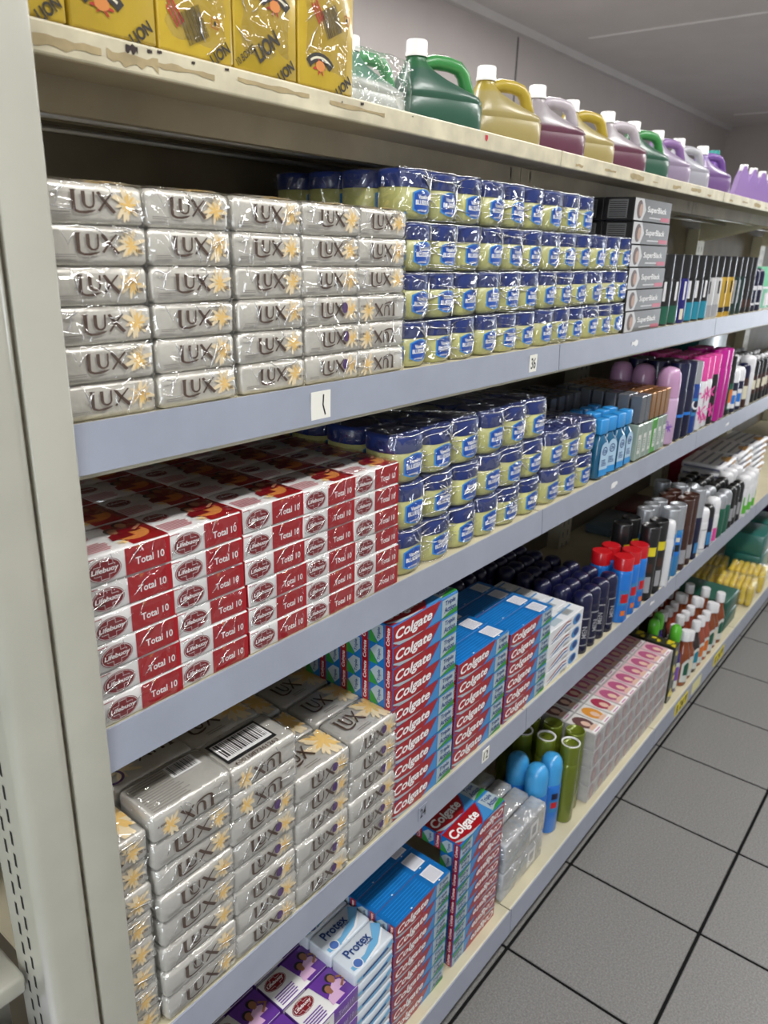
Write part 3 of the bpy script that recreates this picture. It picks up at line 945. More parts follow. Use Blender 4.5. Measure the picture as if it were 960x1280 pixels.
r1, h1 = .0305, .0600
jars[(r1, h1)] = jar_meshes(r1, h1)
films1 = [tray_film(3*2*r1+.001, 4*2*r1, h1, r1, 3, 4, k) for k in range(3)]
VX = [.907, 1.094, 1.283, 1.474]
NV = [4, 4, 4, 3]
for c in range(4):
    for r in range(NV[c]):
        sp = jar_pack(r1, h1, 3, 4, True if (r == NV[c]-1 or c == 0) else False, films1, r+c)
        spawn(sp, 'jar_tray', (VX[c]+(-.006 if r == 3 else 0), .612+4*r1, Z2+.0008+.0617*r), f'wrapped tray of small blue-lidded jars, upper shelf, {rowname(r, NV[c])} tier, {ORD[c]} stack from soap', 'jar pack', 'trays of small jelly jars')
r3, h3 = .0372, .0700
jars[(r3, h3)] = jar_meshes(r3, h3)
films3 = [tray_film(3*2*r3+.001, 4*2*r3, h3, r3, 3, 4, 10+k) for k in range(3)]
r4, h4 = .0365, .0590
VX3 = [.929, 1.152, 1.388]
for c in range(3):
    n = [3, 3, 2][c]
    for r in range(n):
        sp = jar_pack(r3, h3, 3, 4, (r == n-1 or c == 0), films3, r+c)
        spawn(sp, 'jar_tray', (VX3[c]-(.008 if r == 2 and c == 0 else 0), .612+4*r3, Z3+.0008+.0718*r), f'wrapped tray of large blue-lidded jars beside red soap, {rowname(r, n)} tier, {ORD[c]} stack', 'jar pack', 'trays of large jelly jars')

# ---------- toothpaste cartons
tp_red = mat('toothpaste_red', (.34, .006, .012), .3, coat=.3)
tp_blue = mat('toothpaste_blue', (.006, .15, .46), .3, coat=.35, var=.12, scale=40)
tp_sky = mat('toothpaste_sky', (.05, .24, .54), .35)
tp_pale = mat('toothpaste_pale_end', (.38, .46, .50), .4)
tp_green = mat('toothpaste_green', (.03, .26, .04), .4)
tp_navy = mat('toothpaste_navy_text', (.015, .05, .20), .4)
TW, TH, TD = .172, .0364, .0445
def tp_front(b, fr, w, h, flip=False):
    f2 = (lambda u, v, o: fr(-u, -v, o)) if flip else fr
    b.dec(R(-w*.497, w*.497, -h*.48, h*.48), f2, tp_sky, 1)
    edge = [(w*(-.02+.24*t**.75), -h*.495+h*.99*t) for t in [i/8 for i in range(9)]]
    b.dec(PG([(w*(-.497), h*.48), (w*(-.497), -h*.48)]+[(x+w*.02, y) for x, y in edge]), f2, mat('toothpaste_mid_blue', (.02, .14, .46), .35), 2)
    b.dec(PG([(w*(-.498), h*.495), (w*(-.498), -h*.44)]+edge), f2, tp_red, 3)
    b.dec(STK([(-w*.495, -h*.22), (-w*.40, -h*.38), (-w*.25, -h*.455), (-w*.05, -h*.46)], [h*.05, h*.16, h*.10, h*.02]), f2, tp_pale, 4)
    b.dec(T('Colgate', w*.545, h*.62, -w*.195, h*.02, .028, .18), f2, white_p, 5)
    b.dec(R(w*.24, w*.495, -h*.46, h*.40), f2, tp_pale, 3)
    b.dec(PG([(w*.22, -h*.48), (w*.497, -h*.48), (w*.497, -h*.22), (w*.36, -h*.30)]), f2, tp_green, 4)
    b.dec(T('Triple', w*.17, h*.30, w*.37, h*.18, .02, .1), f2, tp_navy, 5)
    b.dec(T('Action', w*.19, h*.28, w*.37, -h*.12, .02, .1), f2, tp_navy, 5)
def tp_end(b, x, h, d):
    fr = LEFT(x, h/2)
    b.dec(R(-d*.49, d*.49, -h*.49, h*.49), fr, tp_blue, 1)
    b.dec(R(d*.20, d*.49, -h*.49, h*.49), fr, tp_red, 2)
    b.dec(T('Colgate', h*.80, d*.18, d*.35, 0, .02, .1, PI/2), fr, white_p, 3)
    b.dec(PG([(-d*.45, h*.1), (-d*.1, -h*.4), (d*.12, -h*.1), (d*.1, h*.4), (-d*.2, h*.42)]), fr, tp_pale, 2)
    b.dec(T('Triple', h*.55, d*.16, -d*.06, 0, .02, 0, PI/2), fr, tp_navy, 3)
    b.dec(PG([(-d*.49, -h*.49), (-d*.1, -h*.49), (-d*.3, -h*.1), (-d*.49, h*.1)]), fr, tp_green, 3)
def tp_top_blue(w, h, d, seed=0):
    b = MB(); fr = TOP(h+.0004)
    b.dec(R(w*.22, w*.42, -d*.40, d*.35), fr, white_p, 1)
    b.dec(join(*[R(w*(.235+.0195*i), w*(.244+.0195*i), -d*.34, d*.30) for i in range(9)]), fr, mat('barcode_slate', (.45, .46, .58), .5), 2)
    b.dec(join(*[R(-w*.46, w*.15, -d*.42+d*.14*i, -d*.42+d*.14*i+d*.03) for i in range(6)]), fr, mat('toothpaste_blue_line', (.02, .26, .70), .35), 1)
    b.dec(join(EL(w*.30, -d*.47, d*.05, d*.03, 8), EL(-w*.2, -d*.44, d*.05, d*.03, 8)), fr, white_p, 2)
    return b.mesh('top_print')
def tp_top_red(w, h, d):
    b = MB(); tp_front(b, TOP(h+.0004), w, d)
    return b.mesh('top_print')
def carton(w, h, d, m, r=.0012):
    return MB().rbox(-w/2, w/2, -d/2, d/2, 0, h, m, r=r, seg=1, smooth=False).mesh('carton')
def tp_spec(h, top, flip=False, end=True):
    b = MB(); tp_front(b, FRONT(-TD/2-.0003, h/2), TW, h, flip)
    fp = b.mesh('front_print')
    b = MB(); tp_end(b, -TW/2-.0003, h, TD)
    ep = b.mesh('end_print')
    tops = {'blue': tp_top_blue(TW, h, TD), 'red': tp_top_red(TW, h, TD), None: None}[top]
    subs = [('front_print', fp)]
    if end: subs.append(('end_print', ep))
    if tops: subs.append(('top_print', tops))
    return [('carton', carton(TW, h, TD, tp_blue), subs)]
hA, hB, hC = .0366, .0362, .0335
tA = tp_spec(hA, 'red'); tB = tp_spec(hB, 'blue'); tC = tp_spec(hC, 'blue')
GRP = 'red toothpaste cartons'
for c, (cx, n, h, sp, deep, nm) in enumerate([(.908, 10, hA, tA, 4, 'tall stack'), (1.088, 6, hB, tB, 4, 'middle stack'), (1.274, 6, hC, tC, 4, 'stack beside white cartons')]):
    for r in range(n):
        dd = deep if (r == n-1 or (c == 0 and r >= 5)) else 1
        for q in range(dd):
            lean = .006*r if c == 0 else 0
            spawn(sp, 'toothpaste_carton', (cx-lean*.25+random.uniform(-.001, .001), .611+TD/2+q*(TD+.0008)+random.uniform(-.0006, .0006), Z4+.0003+r*(h+.0003)),
                  f'red toothpaste carton, lower shelf, {nm}, {rowname(r, n)} row' + (f', {ORD[q]} from front' if dd > 1 else ''), 'carton', GRP, rot=random.uniform(-.006, .006))
# clear wrap over two stacks is on the carton packs themselves
# white toothpaste cartons
aq_w = mat('white_carton_print', (.72, .73, .75), .35, coat=.3, var=.06, scale=60)
def aq_spec():
    w, h, d = .168, .0335, .042
    b = MB(); fr = FRONT(-d/2-.0003, h/2)
    for k, (cc, off) in enumerate([(tp_red, .10), (white_p, .0), (tp_blue, -.12)]):
        b.dec(STK([(-w*.42, h*(off-.30)), (-w*.2, h*(off-.02)), (0, h*(off+.20)), (w*.12, h*(off+.15))], [h*.03, h*.14, h*.14, h*.04]), fr, cc, 1+k)
    b.dec(EL(w*.30, 0, w*.12, h*.36), fr, tp_sky, 1)
    b.dec(EL(w*.32, h*.02, w*.07, h*.24), fr, tp_navy, 2)
    b.dec(LINES(-w*.05, w*.14, -h*.40, -h*.20, 2, 1), fr, grey_ink, 2)
    fp = b.mesh('front_print')
    b = MB(); fr = TOP(h+.0004)
    b.dec(R(-w*.30, -w*.05, -d*.35, d*.35), fr, tp_pale, 1)
    b.dec(R(w*.1, w*.30, -d*.30, d*.30), fr, tp_pale, 1)
    b.dec(STK([(-w*.48, -d*.2), (-w*.2, d*.1), (w*.45, d*.2)], d*.10), fr, tp_sky, 2)
    b.dec(BAR(w*.12, w*.28, -d*.25, d*.2, 4), fr, grey_ink, 2)
    return [('carton', carton(w, h, d, aq_w), [('front_print', fp), ('top_print', b.mesh('top_print'))])], h, d
aq, ah, ad = aq_spec()
for r in range(4):
    for q in range(5 if r == 3 else 1):
        spawn(aq, 'toothpaste_carton', (1.449, .611+ad/2+q*(ad+.0008), Z4+.0003+r*(ah+.0003)), f'white toothpaste carton with wave print, {rowname(r, 4)} row' + (f', {ORD[q]} from front' if r == 3 else ''), 'carton', 'white toothpaste cartons')

# ---------- generic cans and bottles
def can(r, h, ch, body, cap, style='flat', bands=(), rc=None, seg=16, neck=0, label=None):
    """aerosol / stick: body, cap, painted bands; label = (colour, z0, z1, half angle width)"""
    rc = rc or r*.97
    bh = h-ch
    b = MB().lathe([(r*.93, 0), (r, .004), (r, bh-.012), (r*.96, bh-.005), (r*.80, bh)], body, seg)
    bm_ = b.mesh('body')
    if style == 'flat':
        prof = [(rc, bh-.003), (rc*1.0, h-.003), (rc*.95, h)]
    elif style == 'dome':
        prof = [(rc, bh-.003), (rc, h-ch*.45), (rc*.92, h-ch*.22), (rc*.70, h-ch*.06), (rc*.3, h)]
    elif style == 'lip':
        prof = [(rc, bh-.003), (rc*1.0, h-.004), (rc*.97, h), (rc*.88, h), (rc*.86, h-.004), (rc*.1, h-.004)]
    elif style == 'cone':
        prof = [(rc, bh-.003), (rc*.8, h-.002), (rc*.7, h)]
    cap_me = MB().lathe(prof, cap, seg).mesh('cap')
    subs = []
    b = MB()
    fr = CYL(r, 0, -PI/2-.55)
    def patch(z0, z1, half, m, lay):
        k = 10
        vs = []
        for i in range(k+1):
            u = -half*r+2*half*r*i/k
            vs += [(u, z0), (u, z1)]
        b.dec((vs, [(2*i, 2*i+2, 2*i+3, 2*i+1) for i in range(k)]), fr, m, lay)
    for q, bd in enumerate(bands):
        if len(bd) == 5:
            b.dec(FLOWER(bd[2]*r, (bd[0]+bd[1])/2*h, (bd[1]-bd[0])*h/2, q, 7), fr, bd[3], 1+q)
        else:
            patch(bd[0]*h, bd[1]*h, bd[2], bd[3], 1+q)
    if label:
        txt, z, hh, m, ww = label
        b.dec(T(txt, ww*h, hh*r, 0, 0, .02, 0, PI/2) if False else xf(T(txt, ww*h, hh*r, 0, 0, .02), 1, 1, 0, z*h, PI/2), fr, m, 8)
    if b.f:
        subs = [('label', b.mesh('label'))]
    return [('body', bm_, subs), ('cap', cap_me, [])]
def M_(n, c, r=.3, coat=.3, **k):
    return mat(n, c, r, coat=coat, **k)
k_navy = M_('navy_can', (.006, .007, .035)); k_navy_cap = M_('navy_cap', (.006, .007, .042))
k_blue = M_('bright_blue_can', (.012, .17, .60)); k_red = M_('red_cap', (.50, .006, .012))
k_black = M_('black_can', (.012, .012, .013)); k_silver = mat('silver_cap', (.42, .44, .47), .35, metal=.5)
k_brown = M_('brown_can', (.05, .018, .012)); k_white = M_('white_can', (.74, .74, .76)); k_yel = M_('yellow_band', (.70, .58, .02))
k_sky = M_('mid_blue_can', (.03, .20, .45)); k_orange = M_('orange_band', (.65, .16, .02)); k_grey = M_('grey_band', (.32, .32, .34))
k_green = M_('dark_green_can', (.01, .10, .06)); k_teal = M_('teal_band', (.01, .22, .32)); k_gold = mat('gold_can', (.62, .40, .06), .35, metal=.4)
k_pink = M_('pink_can', (.70, .06, .32)); k_magenta = M_('magenta_can', (.48, .01, .26)); k_lilac = M_('lilac_stick', (.56, .38, .56)); k_violet = M_('violet_ink', (.20, .08, .42))
k_olive = M_('olive_green_can', (.15, .19, .018), .2, metal=.25); k_lb = M_('light_blue_cap', (.05, .33, .68)); k_cream = M_('cream_print', (.70, .66, .50))
k_vgreen = M_('vivid_green_cap', (.10, .45, .03)); k_amber = M_('amber_bottle', (.22, .05, .012), .2, .5); k_purple = M_('deep_purple_liquid', (.035, .02, .16), .2, .5)

def row(spec, name, xs, ys, z, label, cat, group, jit=.002, skip=None):
    k = 0
    for j, y in enumerate(ys):
        for i, x in enumerate(xs):
            if skip and skip(x, y): continue
            lab = label(i, j) if callable(label) else label
            spawn(spec, name, (x+random.uniform(-jit, jit), y+random.uniform(-jit, jit), z+.0003), lab, cat, group, rot=random.uniform(-.3, .3))
            k += 1
def gl(base):
    return lambda i, j: f'{base}, {ORD[i]} across, {ORD[j]} row from front'

# shelf four, right of the white cartons
nv = can(.0232, .152, .036, k_navy, k_navy_cap, 'dome', [(.15, .62, .5, k_grey), (.17, .60, .46, k_navy)], label=('MEN', .38, .5, k_grey, .2))
row(nv, 'navy_can', [1.42+.0505*i for i in range(7)], [.632+.0505*j for j in range(6)], Z4, gl('dark navy spray can'), 'spray can', 'dark navy spray cans', skip=lambda x, y: x < 1.56 and y < .85)
rc_ = can(.0255, .176, .030, k_blue, k_red, 'flat', [(.28, .52, .6, k_sky), (.32, .46, .4, k_red), (.12, .20, .25, k_orange)])
row(rc_, 'spray_can', [1.797, 1.853, 1.907], [.627], Z4, gl('blue spray can with red cap'), 'spray can', 'blue cans with red caps')
row(rc_, 'spray_can', [1.792, 1.848], [.682], Z4, lambda i, j: f'blue spray can with red cap behind the front three, {ORD[i]} across', 'spray can', 'blue cans with red caps')
bk = can(.0265, .212, .055, k_black, k_black, 'lip', [(.06, .62, .7, k_black), (.62, .74, .45, k_yel), (.40, .52, .3, k_brown), (.12, .34, .3, k_grey)])
row(bk, 'spray_can', [1.972, 2.032], [.627], Z4, gl('tall black spray can with yellow mark'), 'spray can', 'tall black spray cans')
row(bk, 'spray_can', [1.94, 2.0], [.692], Z4, lambda i, j: f'tall black spray can behind others with yellow mark, {ORD[i]} across', 'spray can', 'tall black spray cans')
sw = can(.0165, .20, .05, k_white, k_white, 'dome')
spawn(sw, 'slim_can', (2.092, .612, Z4), 'slim white spray can between black and silver-capped cans', 'spray can')
sb = can(.0245, .218, .070, k_sky, k_silver, 'lip', [(.30, .60, .5, k_blue), (.36, .46, .45, k_black), (.5, .56, .3, k_cream)])
row(sb, 'spray_can', [2.142, 2.196], [.629], Z4, gl('blue spray can with silver cap'), 'spray can', 'blue cans with silver caps')
row(sb, 'spray_can', [2.088, 2.142, 2.196], [.684], Z4, lambda i, j: f'blue spray can with silver cap in the rear row, {ORD[i]} across', 'spray can', 'blue cans with silver caps')
bn = can(.0245, .222, .080, k_brown, k_brown, 'lip', [(.10, .30, .5, k_grey)])
row(bn, 'spray_can', [2.256, 2.312], [.627, .682], Z4, gl('chocolate brown spray can'), 'spray can', 'brown spray cans')
sn = can(.0250, .226, .085, k_navy, k_silver, 'lip', [(.10, .25, .4, k_sky)])
row(sn, 'spray_can', [2.372], [.627, .682, .737], Z4, gl('navy spray can with silver cap'), 'spray can', 'navy cans with silver caps')
wb = can(.0235, .150, .04, k_white, k_white, 'dome', [(.10, .55, .45, k_grey), (.12, .53, .42, k_white)])
row(wb, 'roll_on', [2.44], [.622, .675], Z4, gl('white rounded roll-on bottle near brown cans'), 'bottle', 'white roll-on bottles')
bb = can(.0225, .145, .038, k_navy, k_black, 'dome', [(.10, .4, .45, k_sky)])
row(bb, 'roll_on', [2.50], [.622, .672, .722], Z4, gl('dark roll-on bottle with round black cap'), 'bottle', 'black-capped roll-ons')
pw = can(.0245, .155, .05, k_white, k_white, 'dome', [(.06, .35, .5, k_pink)])
row(pw, 'roll_on', [2.562], [.622, .675], Z4, gl('white and pink roll-on bottle'), 'bottle', 'white and pink roll-ons')
gb = can(.0245, .152, .045, k_green, k_silver, 'dome', [(.08, .55, .5, k_green)])
row(gb, 'roll_on', [2.63, 2.69], [.622, .675, .728], Z4, gl('dark green roll-on with grey cap'), 'bottle', 'dark green roll-ons')
kb = can(.0215, .150, .042, k_black, k_black, 'dome', [(.2, .5, .3, k_grey)])
row(kb, 'roll_on', [2.752, 2.802, 2.852], [.622, .672, .722, .772], Z4, gl('small black roll-on bottle'), 'bottle', 'small black roll-ons')
wg = can(.0265, .155, .04, k_white, k_white, 'dome', [(.10, .5, .5, k_vgreen), (.3, .6, .3, k_white)])
row(wg, 'roll_on', [2.92, 2.985, 3.05], [.622, .682], Z4, gl('white and green roll-on bottle far along'), 'bottle', 'white and green roll-ons')
# striped white packets behind
pk_w = mat('white_packet', (.70, .70, .72), .35, var=.1, scale=40, bump=.2, bscale=60)
pk_g = M_('slate_stripe', (.16, .17, .25)); pk_o = M_('amber_stripe', (.50, .25, .05))
b = MB().rbox(-.11, .11, -.075, .075, 0, .027, pk_w, r=.008, seg=2, jit=.001)
pk_b = b.mesh('packet')
b = MB(); fr = LEFT(-.1105, .0135)
b.dec(R(-.065, .065, -.006, .002), fr, pk_g, 1)
fr = FRONT(-.0755, .0135)
b.dec(R(-.1, .02, -.007, .001), fr, pk_g, 1); b.dec(PG([(.0, -.008), (.09, -.006), (.08, .006), (.03, .004)]), fr, pk_o, 2)
fr = TOP(.0275)
for q in range(4):
    b.dec(R(-.10, .10, -.06+.032*q, -.05+.032*q), fr, pk_g, 1)
b.dec(PG([(-.02, -.07), (.07, -.066), (.05, -.03), (.0, -.04)]), fr, pk_o, 2)
pk_p = b.mesh('stripe_print')
for c, (x, y) in enumerate([(3.05, .78), (3.29, .78), (3.53, .78), (3.20, .66+.28)]):
    for r in range(6 if c < 3 else 5):
        if c == 3: continue
        spawn([('packet', pk_b, [('stripe_print', pk_p)])], 'packet', (x, y, Z4+.0005+.0275*r), f'white striped soft packet far along the lower shelf, {ORD[c]} pile, {rowname(r, 6)} layer', 'packet', 'white striped packets', rot=random.uniform(-.05, .05))
# pink bottle and white cloth bag at the back of shelf four
pb_ = can(.034, .19, .045, M_('rose_bottle', (.45, .08, .14)), M_('rose_cap', (.5, .12, .16)), 'cone')
spawn(pb_, 'pink_bottle', (1.375, .935, Z4), 'rose pink bottle at the dark back behind the toothpaste', 'bottle')
def lump(w, d, h, m, seed, name='bag', seg=14):
    rd = random.Random(seed)
    b = MB()
    n, mrow = seg, 7
    vs = []
    for j in range(mrow):
        t = j/(mrow-1)
        k = math.sin(PI*(.12+.80*t))**.6
        for i in range(n):
            a = 2*PI*i/n
            q = 1+rd.uniform(-.16, .16)
            vs.append((math.cos(a)*w/2*k*q, math.sin(a)*d/2*k*q, h*t+rd.uniform(-.004, .004)*(j > 0)))
    fs = [(j*n+i, j*n+(i+1) % n, (j+1)*n+(i+1) % n, (j+1)*n+i) for j in range(mrow-1) for i in range(n)]
    fs += [tuple(range(n-1, -1, -1)), tuple((mrow-1)*n+i for i in range(n))]
    return b.add(vs, fs, m, True).mesh(name)
bag_w = mat('white_plastic_bag', (.62, .60, .58), .4, bump=.5, bscale=40)
o = spawn([('bag', lump(.17, .10, .13, bag_w, 3), [('red_print', MB().box(-.05, .0, -.052, -.05, .05, .07, k_red).mesh('red_print'))])], 'plastic_bag', (1.62, .935, Z4+.0005), 'crumpled white plastic bag with red print behind the navy cans', 'bag')
for q, (x, lab, m_) in enumerate([(2.47, 'flat grey blue packet lying at the back of the lower shelf', M_('grey_blue_packet', (.10, .15, .19))), (2.72, 'flat dark red packet lying at the back of the lower shelf', M_('dark_red_packet', (.12, .015, .02))), (3.29, 'red and blue box stacked far back on the lower shelf', M_('crimson_box', (.35, .02, .04)))]):
    spawn([('packet', MB().rbox(-.11, .11, -.045, .045, 0, .03 if q < 2 else .22, m_, r=.006, seg=2, jit=.002).mesh('packet'), [])], 'flat_packet', (x, .925, Z4+.0005), lab, 'packet', rot=.06)

# ---------- shelf three, right of the jars
k_bbody = M_('blue_tonic_bottle', (.012, .10, .20), .2, .5); k_bcap = M_('sky_blue_cap', (.03, .28, .66)); k_plabel = M_('pale_blue_label', (.40, .58, .74), .45)
def flat_bottle(w, d, h, ch, body, cap, label):
    b = MB()
    secs = [(w*.46, d*.44, 0), (w*.5, d*.5, .004), (w*.5, d*.5, h*.55), (w*.46, d*.46, h*.62), (w*.30, d*.34, h*.68), (w*.22, d*.26, h-ch)]
    n = 16
    vs = []
    for a_, b_, z in secs:
        for i in range(n):
            t = 2*PI*i/n
            c, s = math.cos(t), math.sin(t)
            vs.append((a_*math.copysign(abs(c)**.6, c), b_*math.copysign(abs(s)**.6, s), z))
    fs = [(j*n+i, j*n+(i+1) % n, (j+1)*n+(i+1) % n, (j+1)*n+i) for j in range(len(secs)-1) for i in range(n)]
    fs += [tuple(range(n-1, -1, -1)), tuple((len(secs)-1)*n+i for i in range(n))]
    b.add(vs, fs, body, True)
    me = b.mesh('body')
    cp = MB().rbox(-w*.33, w*.33, -d*.36, d*.36, h-ch-.001, h, cap, r=.003).mesh('cap')
    b = MB(); fr = FRONT(-d*.5-.0008, 0)
    arch = [(-w*.36, h*.16), (w*.36, h*.16)]+[(w*.36*math.cos(PI*i/8), h*.50+w*.36*math.sin(PI*i/8)) for i in range(9)]
    b.dec(PG(arch), fr, label, 1)
    b.dec(R(-w*.36, w*.36, h*.05, h*.16), fr, k_bcap, 2)
    b.dec(RING(0, h*.47, w*.22, w*.22, w*.05, 14), fr, tp_navy, 2)
    b.dec(T('Oh', w*.28, w*.18, 0, h*.47, .02), fr, tp_navy, 3)
    b.dec(LINES(-w*.22, w*.22, h*.22, h*.34, 4, 2), fr, tp_navy, 2)
    return [('body', me, [('label', b.mesh('label'))]), ('cap', cp, [])]
fb = flat_bottle(.044, .034, .128, .032, k_bbody, k_bcap, k_plabel)
row(fb, 'tonic_bottle', [1.536, 1.582, 1.628, 1.674], [.626, .664, .702], Z3+.004, gl('small blue bottle with sky blue cap'), 'bottle', 'small blue bottles', jit=.001)
# slim glass perfume bottles with tall caps
glass_c = M_('clear_glass_look', (.30, .38, .33), .12, .8); glass_g = M_('green_glass_look', (.06, .36, .03), .15, .8)
cap_copper = mat('copper_cap', (.36, .17, .05), .3, metal=.7); cap_smoke = mat('smoke_grey_cap', (.16, .17, .19), .2, metal=.3); lab_white = M_('white_label', (.62, .64, .60), .4)
def perfume(g_, c_):
    w, h, ch = .0285, .150, .062
    body = MB().rbox(-w/2, w/2, -w/2, w/2, 0, h-ch-.004, g_, r=.002, seg=1, smooth=False).mesh('bottle')
    nk = MB().lathe([(.006, h-ch-.005), (.006, h-ch+.001)], cap_smoke, 8).mesh('neck')
    cp = MB().rbox(-w*.46, w*.46, -w*.46, w*.46, h-ch, h, c_, r=.0015, seg=1, smooth=False).mesh('cap')
    b = MB()
    b.dec(R(-w*.30, w*.30, h*.10, h*.40), FRONT(-w/2-.0002), lab_white, 1)
    b.dec(LINES(-w*.18, w*.18, h*.16, h*.34, 5, 1), FRONT(-w/2-.0002), k_green, 2)
    return [('bottle', body, [('label', b.mesh('label'))]), ('neck', nk, []), ('cap', cp, [])]
p1, p2, p3 = perfume(glass_c, cap_smoke), perfume(glass_c, cap_copper), perfume(glass_g, cap_copper)
for j in range(7):
    for i in range(6):
        x, y = 1.735+.0325*i, .622+.0315*j
        sp = p1 if i < 2 else (p3 if i == 3 else p2)
        nm = 'smoke grey' if i < 2 else 'copper'
        spawn(sp, 'perfume_bottle', (x, y, Z3+.006), f'slim glass perfume bottle with {nm} cap, {ORD[i]} across, {ORD[j]} row from front', 'perfume', 'slim perfume bottles')
for j in range(3, 7):
    for i in range(4):
        spawn(p1, 'perfume_bottle', (1.545+.042*i, .660+.0315*j, Z3+.006), f'slim glass perfume bottle behind the blue bottles, {ORD[i]} across, {ORD[j-3]} row', 'perfume', 'slim perfume bottles')
lil = can(.0300, .192, .070, k_lilac, M_('mauve_cap', (.50, .28, .46)), 'dome', [(.16, .30, .1, k_violet, 'f'), (.26, .36, -.25, k_violet, 'f')])
row(lil, 'lilac_can', [1.962], [.634, .697, .76], Z3+.006, gl('lilac body spray with domed cap'), 'spray can', 'lilac body sprays')
d1 = can(.0255, .196, .06, k_navy, k_navy_cap, 'flat', [(.3, .34, .6, k_blue)])
row(d1, 'spray_can', [2.028, 2.080], [.630, .686, .742], Z3+.006, gl('midnight blue body spray'), 'spray can', 'midnight blue sprays')
d2 = can(.0250, .192, .055, M_('cobalt_can', (.012, .05, .26)), k_silver, 'flat', [(.25, .5, .4, k_sky), (.3, .46, .34, k_navy)], label=('C', .4, 1.0, k_white, .12))
row(d2, 'spray_can', [2.135], [.630, .686], Z3+.006, gl('cobalt body spray with silver cap'), 'spray can', 'cobalt sprays')
d3 = can(.0255, .198, .060, k_white, k_pink, 'flat', [(.12, .36, -.25, k_pink, 'f'), (.35, .60, .2, k_pink, 'f'), (.06, .2, .35, k_pink, 'f')])
row(d3, 'spray_can', [2.190, 2.244], [.630, .686, .742, .798], Z3+.006, gl('white floral body spray with pink cap'), 'spray can', 'white floral sprays')
d4 = can(.0245, .198, .052, k_black, k_pink, 'flat', [(.1, .34, .1, k_pink, 'f'), (.34, .60, -.2, k_pink, 'f')])
row(d4, 'spray_can', [2.298], [.630, .686, .742], Z3+.006, gl('black floral body spray with pink cap'), 'spray can', 'black floral sprays')
d5 = can(.0275, .204, .045, k_magenta, k_magenta, 'flat')
row(d5, 'spray_can', [2.356, 2.414], [.630, .690], Z3+.006, gl('plain magenta body spray'), 'spray can', 'magenta sprays')
d6 = can(.0245, .175, .045, k_black, k_black, 'flat', [(.1, .55, .5, k_green), (.2, .45, .35, k_orange), (.12, .22, .3, k_white)])
row(d6, 'spray_can', [2.474], [.630, .684, .738], Z3+.006, gl('black and orange body spray'), 'spray can', 'black and orange sprays')
d7 = can(.0235, .135, .04, k_navy, k_white, 'dome', [(.1, .5, .5, k_white), (.2, .4, .4, k_blue)])
row(d7, 'roll_on', [2.535, 2.59], [.626, .68], Z3+.006, gl('navy roll-on with white cap'), 'bottle', 'navy roll-ons')
d8 = can(.0225, .140, .042, k_brown, k_navy_cap, 'dome', [(.2, .5, .5, k_cream)])
row(d8, 'roll_on', [2.648], [.626, .68], Z3+.006, gl('brown roll-on with navy cap'), 'bottle', 'brown roll-ons')
d9 = can(.0240, .160, .05, k_white, k_white, 'dome')
row(d9, 'roll_on', [2.706], [.626, .68], Z3+.006, gl('plain white roll-on beside brown one'), 'bottle', 'plain white roll-ons')
d10 = can(.0220, .150, .012, k_black, k_white, 'dome', [(.2, .6, .5, k_brown), (.3, .5, .4, k_cream)], rc=.008)
row(d10, 'black_bottle', [2.766+.05*i for i in range(6)], [.626, .676, .726, .776], Z3+.006, gl('black bottle with tiny white tip'), 'bottle', 'black bottles with white tips')
spawn([('box', MB().rbox(-.17, .17, -.06, .06, 0, .20, M_('teal_box', (.01, .16, .17)), r=.003).mesh('box'), [])], 'teal_box', (2.95, .872, Z3+.001), 'long teal box at the back behind the black bottles', 'box')

# ---------- shelf two, right of the jars: dye boxes and cans
dye_k = M_('dye_box_black', (.014, .013, .014), .3); dye_s = mat('dye_box_silver', (.15, .15, .15), .32, metal=.2); dye_w = mat('dye_silver_light', (.50, .50, .50), .35)
dye_r = M_('dye_red_mark', (.45, .05, .10))
DW, DH, DD = .205, .0425, .062
b = MB(); fr = FRONT(-DD/2-.0003, DH/2)
b.dec(R(-DW*.49, DW*.49, -DH*.47, DH*.47), fr, dye_s, 1)
b.dec(PG([(-DW*.49, -DH*.47), (-DW*.28, -DH*.47), (-DW*.20, 0), (-DW*.28, DH*.47), (-DW*.49, DH*.47)]), fr, dye_w, 2)
b.dec(EL(-DW*.36, 0, DW*.075, DH*.40, 16), fr, M_('dye_hair_brown', (.10, .06, .05)), 3)
b.dec(EL(-DW*.33, -DH*.03, DW*.045, DH*.28, 14), fr, mat('dye_skin_print', (.42, .28, .22), .5), 4)
b.dec(T('SuperBlack', DW*.52, DH*.34, DW*.10, DH*.02, .02), fr, white_p, 3)
b.dec(LINES(-DW*.10, DW*.3, -DH*.34, -DH*.22, 1, 1), fr, dye_w, 3)
b.dec(R(DW*.22, DW*.46, -DH*.42, -DH*.24), fr, dye_r, 4)
dfp = b.mesh('front_print')
b = MB(); fr = LEFT(-DW/2-.0003, DH/2)
b.dec(R(-DD*.34, DD*.30, -DH*.40, DH*.40), fr, dye_s, 1)
b.dec(join(*[R(-DD*.30, DD*.26, -DH*.34+DH*.09*i, -DH*.34+DH*.09*i+DH*.035) for i in range(8)]), fr, dye_k, 2)
dep = b.mesh('end_print')
dcar = carton(DW, DH, DD, dye_k)
for r in range(6):
    for q in range(4 if r > 3 else 1):
        spawn([('carton', dcar, [('front_print', dfp), ('end_print', dep)])], 'dye_carton', (1.66-.008*r*.6, .611+DD/2+q*(DD+.001), Z2+.0003+r*(DH+.0006)), f'black and silver hair dye carton, {rowname(r, 6)} row' + (f', {ORD[q]} from front' if r > 3 else ''), 'carton', 'black and silver dye cartons')
def s2can(body, bands, label=None):
    return can(.0262, .157, .050, body, k_black, 'flat', bands, label=label)
